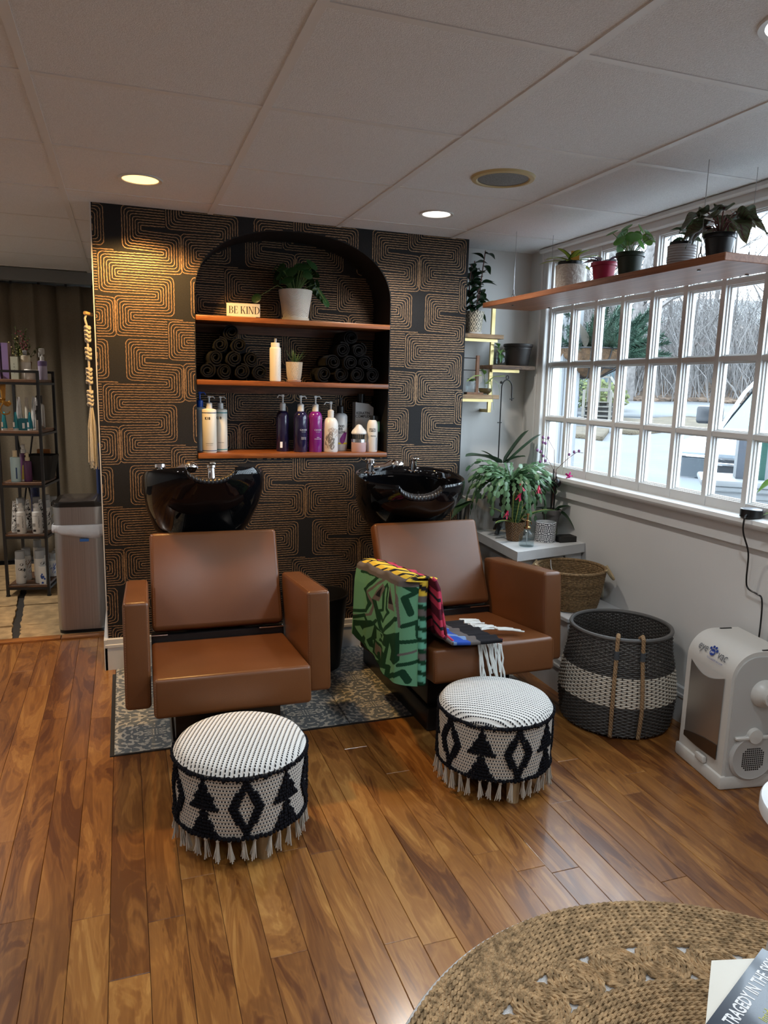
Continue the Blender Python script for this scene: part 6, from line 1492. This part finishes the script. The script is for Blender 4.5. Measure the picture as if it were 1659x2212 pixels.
tag(stuff(b.build('undergrowth', TWIG, smooth=0)), 'pale tangled brush under the bare woods', 'brush')
big = inst('bare_tree', tree_mesh(40, 13), None, sd(28.6, -1.45), (0, 0, 1), scale=1.5); tag(big, 'thick trunked bare tree standing nearest the road edge', 'tree')
# evergreen bush, hedge, fence, stairs
def needle_mesh(seed, L=1.0, dens=60, mat=None):
    rn = random.Random(seed); b = MB(); b.tube([(0, 0, 0), (L*.5, 0, .03*L), (L, 0, -.06*L)], [.008, .006, .003], 4)
    for k in range(dens):
        s = (k+.5)/dens; a = k*2.4; x = s*L; n = .17*L*(1.1-.5*s); e = Vector((x+n*.6, n*cos(a)*.8, n*sin(a)*.6)); p = Vector((x, 0, .03*L*sin(s*3))); b.add([p+Vector((0, 0, .008)), p-Vector((0, 0, .008)), e], [(0, 1, 2)])
        b.add([p+Vector((0, .008, 0)), p-Vector((0, .008, 0)), e], [(0, 1, 2)])
    return b
EVG = P('evergreen_needles', (0.0235,0.0588,0.0378), .7, var=(6, .5)); BUSHm = P('hedge_leaves', (0.0151,0.0302,0.0151), .8, var=(6, .6)); LIME = P('lime_hedge', (0.0588,0.0714,0.0168), .8, var=(6, .5))
def bush(name, lab, c, rx, rz, n, mat, seed):
    rn = random.Random(seed); b = MB()
    for k in range(n):
        a = rn.uniform(0, 2*pi); ph = math.acos(rn.uniform(-.6, 1)); r = rn.uniform(.75, 1.05); p = Vector((c[0]+rx*r*sin(ph)*cos(a), c[1]+rx*r*sin(ph)*sin(a), c[2]+rz*r*cos(ph))); s = rx*.11; d = Vector((rn.uniform(-1, 1), rn.uniform(-1, 1), rn.uniform(-.5, 1))).normalized(); q = d.orthogonal().normalized()
        b.add([p-q*s*.4, p+d*s, p+q*s*.4, p-d*s*.6], [(0, 1, 2, 3)])
    b.ball(c, min(rx, rz)*.7, 10, 8, rz/min(rx, rz)); return tag(b.build(name, mat, smooth=0), lab, 'bush')
c = Vector(sd(20.4, -2.75)); bush('evergreen_shrub', 'tall dark green shrub behind the blue grey fence', (c.x, c.y, c.z+1.0), .55, 1.05, 1300, BUSHm, 1)
c = Vector(sd(23.2, -2.2)); bush('lime_shrub', 'low lime green shrub behind the wooden steps', (c.x, c.y, c.z+.45), 1.0, .55, 900, LIME, 2)
t = thing('picket_fence', 'blue grey board fence with scalloped tops beside the steps', 'fence', tuple(sd(19.6, -2.82)), math.atan2(-DX, DY))
BGR = P('blue_grey_boards', (0.0672,0.0798,0.101), .8)
for k in range(14):
    x = -1.0+k*.115; hh = .90+.05*sin(k*.9); MB().prism([(x, 0), (x+.108, 0), (x+.108, hh), (x+.054, hh+.05), (x, hh)], -.012, .012, M=Matrix.Rotation(pi/2, 4, 'X')).build('board', BGR, t, smooth=0)
MB().box(-1.0, .62, .015, .05, .2, .28).box(-1, .62, .015, .05, .65, .73).build('rail', BGR, t)
t = thing('wooden_stairs', 'weathered wooden outdoor steps with railing', 'steps', tuple(sd(19.6, -2.10)), math.atan2(-DX, DY))
t.scale = (.74, .74, .74); WTH = P('weathered_timber', (0.113,0.105,0.0907), .85, var=(5, .2))
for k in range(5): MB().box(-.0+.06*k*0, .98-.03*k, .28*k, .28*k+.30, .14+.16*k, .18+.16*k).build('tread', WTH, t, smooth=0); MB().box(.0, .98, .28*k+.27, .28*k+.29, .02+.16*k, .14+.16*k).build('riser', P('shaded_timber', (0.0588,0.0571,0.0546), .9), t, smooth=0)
for x, y, z1 in ((.02, 0, 1.25), (.92, 0, 1.2), (.02, 1.3, 1.75), (.75, 1.3, 1.75), (.40, 1.3, 1.7)): MB().box(x-.045, x+.045, y-.045, y+.045, 0, z1*.98).build('post', WTH, t, smooth=0)
MB().box(-.05, .80, 1.24, 1.36, 1.66, 1.72).box(-.05, .80, 1.26, 1.34, 1.18, 1.30).tube([(.78, 1.3, 1.69), (1.25, -.3, 1.15)], .05, 4).tube([(.78, 1.3, 1.24), (1.25, -.3, .70)], .05, 4).build('handrail', WTH, t, smooth=0)
# far parked cars
def far_car(s, w, yaw, colr, lab):
    t = thing('parked_car', lab, 'car', tuple(sd(s, w)), yaw)
    b = MB(); pr = [(-2.1, .3), (-2.1, .85), (-1.2, 1.0), (-.6, 1.5), (1.0, 1.55), (1.7, 1.0), (2.1, .9), (2.1, .3)]; V = [(x, -.85, z) for x, z in pr]+[(x, .85, z) for x, z in pr]; n = len(pr)
    b.add(V, [tuple(range(n))[::-1], tuple(range(n, 2*n))]+[((i+1) % n, i, n+i, n+(i+1) % n) for i in range(n)]); b.build('body', P('car_paint_'+lab.split()[0], colr, .25), t, smooth=0)
    MB().add([(-1.05, -.86, 1.02), (-.55, -.86, 1.44), (.9, -.86, 1.48), (1.45, -.86, 1.02)], [(0, 1, 2, 3)]).add([(-1.05, .86, 1.02), (-.55, .86, 1.44), (.9, .86, 1.48), (1.45, .86, 1.02)], [(3, 2, 1, 0)]).build('side_window', P('car_glass', (.05,.07,.08), .05), t)
    for x in (-1.3, 1.3):
        for y in (-.86, .7): MB().lathe([(1e-4, 0), (.32, 0), (.32, .16), (1e-4, .16)], 18, M=Matrix.Translation((x, y+.16, .32)) @ Matrix.Rotation(pi/2, 4, 'X')).build('wheel', BLACKP, t)
far_car(31.8, -2.9, 1.15, (.11,.16,.18), 'pale blue car parked across the road behind the steps'); far_car(40, -1.0, 1.0, (.10,.11,.125), 'silver car parked among the trees across the road')
# porch post, railing pedestal
EXW = P('exterior_white_paint', (0.176,0.185,0.193), .5)
t = thing('porch_post', 'white square porch post just outside the window corner', 'post', (2.83, 4.36, -.1)); MB().box(-.07, .07, -.07, .07, 0, 3.2).box(-.05, -.03, -.078, -.07, .1, 3.1).box(.03, .05, -.078, -.07, .1, 3.1).build('shaft', EXW, t, smooth=0); MB().rbox(-.095, .095, -.095, .095, 0, .2, .01, 1).build('plinth', EXW, t)
t = thing('porch_pedestal', 'white moulded pedestal with a flat cap close outside the glass', 'pedestal', (2.86, 2.80, -.1), rad(-40))
MB().rbox(-.19, .19, -.19, .19, 1.045, 1.075, .01, 2).rbox(-.175, .175, -.175, .175, 1.02, 1.046, .006, 1).rbox(-.15, .15, -.15, .15, .985, 1.022, .012, 2).rbox(-.135, .135, -.135, .135, .95, .987, .004, 1).build('cap', EXW, t); MB().box(-.115, .115, -.115, .115, 0, .955).build('shaft', EXW, t, smooth=0)
t = thing('striped_stub', 'short square stub with grey and green faces on the pedestal', 'post stub', (2.90, 2.775, .976), rad(-40)); MB().box(-.075, .075, -.075, .075, 0, .22).build('core', EXW, t, smooth=0); MB().box(-.076, .0, -.077, -.075, 0, .22).build('grey_face', P('slate_face', (0.0588,0.0672,0.084), .5), t); MB().box(.0, .05, -.082, -.075, 0, .22).build('green_stripe', P('green_stripe', (0.0126,0.0588,0.0462), .3), t)  # stub form invented to carry upright grey, green and white stripes
# hanging basket with evergreen boughs
hb = Vector((3.0, 4.36, 1.62)); t = thing('hanging_basket', 'wire hanging basket with coco liner full of evergreen boughs', 'hanging basket', tuple(hb))
COCO = P('coco_liner', (0.0924,0.0521,0.026), .95, var=(30, .4), bump=(120, 1, .01))
MB().lathe([(.02, -.155), (.10, -.14), (.19, -.09), (.245, -.02), (.26, .03), (.25, .03), (.23, -.02), (1e-3, -.10)], 40).build('liner', COCO, t)
b = MB()
for k in range(12): a = 2*pi*k/12; b.tube([(.02*cos(a), .02*sin(a), -.16), (.105*cos(a), .105*sin(a), -.145), (.195*cos(a), .195*sin(a), -.095), (.25*cos(a), .25*sin(a), -.02), (.268*cos(a), .268*sin(a), .035)], .004, 5)
for r, z in ((.268, .035), (.20, -.09)): b.tube([(r*cos(2*pi*i/40), r*sin(2*pi*i/40), z) for i in range(40)], .005, 5, closed=True)
b.build('wire_frame', BLACKM, t)
NB_ = [needle_mesh(s, .42, 90).mesh('bough', EVG, 0) for s in range(3)]
rn = random.Random(4)
for k in range(110):
    a = rn.uniform(0, 2*pi); el = rn.uniform(-.12, 1.0); r = rn.uniform(0, .15); sc_ = rn.uniform(.65, 1.05)
    inst('bough', NB_[k % 3], t, M=Matrix.Translation((r*cos(a), r*sin(a), .0)) @ Matrix.Rotation(a, 4, 'Z') @ Matrix.Rotation(-el, 4, 'Y') @ Matrix.Rotation(rn.uniform(0, 6), 4, 'X') @ Matrix.Scale(sc_, 4))
inst('dried_leaf', leaf_mesh('dried_leaf', P('dried_tan_leaf', (0.0588,0.0504,0.0378), .8), 'oval', .1, .3, 8, .42), t, M=Matrix.Translation((-.15, -.18, .03)) @ Matrix.Rotation(rad(70), 4, 'X') @ Matrix.Rotation(rad(15), 4, 'Y') @ Matrix.Scale(.20, 4))
for k in range(3): a = 2*pi*k/3; MB().tube([(.268*cos(a), .268*sin(a), .035), (0, 0, .75)], .002, 5).build('chain', BLACKM, t)
MB().tube([(0, 0, .75), (0, 0, 1.5)], .003, 5).build('hanger', BLACKM, t)
# white pickup close outside
t = thing('pickup_truck', 'white pickup truck parked nose-in close to the window', 'truck', (5.02, 4.35, -.1), math.atan2(-.5, -.87))
TWH = P('white_car_paint', (0.143,0.164,0.185), .18, coat=.6); TBK = P('black_grille', (.012,.014,.018), .3); WSG = P('windshield_glass', (0.084,0.13,0.139), .06)
def ex(pr, y0, y1, mat, name, sm=30):
    b = MB(); n = len(pr); V = [(x, y0, z) for x, z in pr]+[(x, y1, z) for x, z in pr]; b.add(V, [tuple(range(n)), tuple(range(n, 2*n))[::-1]]+[(i, (i+1) % n, n+(i+1) % n, n+i) for i in range(n)]); return b.build(name, mat, t, smooth=sm)
ex([(0, .62), (.02, .98), (-.10, 1.06), (-1.15, 1.16), (-5.2, 1.16), (-5.2, .5), (-.3, .5)], -.97, .97, TWH, 'body')
def cab(u, v):
    return None
b = MB(); zb, zt = 1.14, 1.76
V = [(-1.10, -.93, zb), (-1.10, .93, zb), (-1.85, .74, zt-.03), (-1.85, -.74, zt-.03), (-3.6, -.93, zb), (-3.6, .93, zb), (-3.4, .74, zt), (-3.4, -.74, zt)]
b.add(V, [(3, 2, 6, 7), (0, 3, 7, 4), (1, 5, 6, 2), (4, 7, 6, 5)]); b.build('cabin', TWH, t, smooth=0)
MB().add([(-1.08, -.90, zb+.01), (-1.08, .90, zb+.01), (-1.83, .72, zt-.05), (-1.83, -.72, zt-.05)], [(0, 1, 2, 3)]).build('windshield', WSG, t)
b = MB()
for s in (-1, 1): b.tube([(-1.08, s*.93, zb), (-1.5, s*.85, 1.50), (-1.85, s*.74, zt-.02), (-3.4, s*.74, zt)], .022, 6)
b.build('pillar', TWH, t); MB().tube([(-1.9, -.6, zt+.05), (-3.2, -.6, zt+.06)], .02, 6).tube([(-1.9, .6, zt+.05), (-3.2, .6, zt+.06)], .02, 6).build('roof_rail', TBK, t)
MB().rbox(-.0, .045, -.62, .62, .60, .95, .01, 1).build('grille', TBK, t)
for z in (.70, .80, .90): MB().rbox(.045, .06, -.60, .60, z-.012, z+.012, .004, 1).build('grille_bar', CHROME, t)
for s in (-1, 1):
    MB().rbox(-.03, .04, min(s*.64, s*.95), max(s*.64, s*.95), .76, .94, .01, 1).build('headlight', P('smoked_headlight', (.05,.06,.07), .05), t); MB().rbox(.0, .05, min(s*.64, s*.95), max(s*.64, s*.95), .945, .965, .004, 1).build('chrome_brow', CHROME, t)
    MB().lathe([(1e-4, 0), (.20, 0), (.24, .02), (.39, .03), (.40, .24), (1e-4, .26)], 28, M=Matrix.Translation((-.85, s*.99 if s > 0 else -.99, .40)) @ Matrix.Rotation(-s*pi/2, 4, 'X') @ Matrix.Translation((0, 0, -.03))).build('wheel', P('tyre_rubber', (.015,.016,.018), .7), t)
    MB().rbox(-1.35, -1.22, min(s*.98, s*1.22), max(s*.98, s*1.22), 1.18, 1.36, .03, 2).tube([(-1.28, s*.93, 1.2), (-1.28, s*1.05, 1.22)], .025, 6).build('mirror', TBK, t)
MB().rbox(-.1, .12, -.98, .98, .42, .60, .03, 2).build('bumper', CHROME, t); MB().rbox(-.05, .10, -.9, .9, .25, .42, .02, 1).build('lower_valance', TBK, t); MB().box(.121, .125, -.16, .16, .45, .57).build('number_plate', P('plate_white', (.6,.6,.6), .4), t)
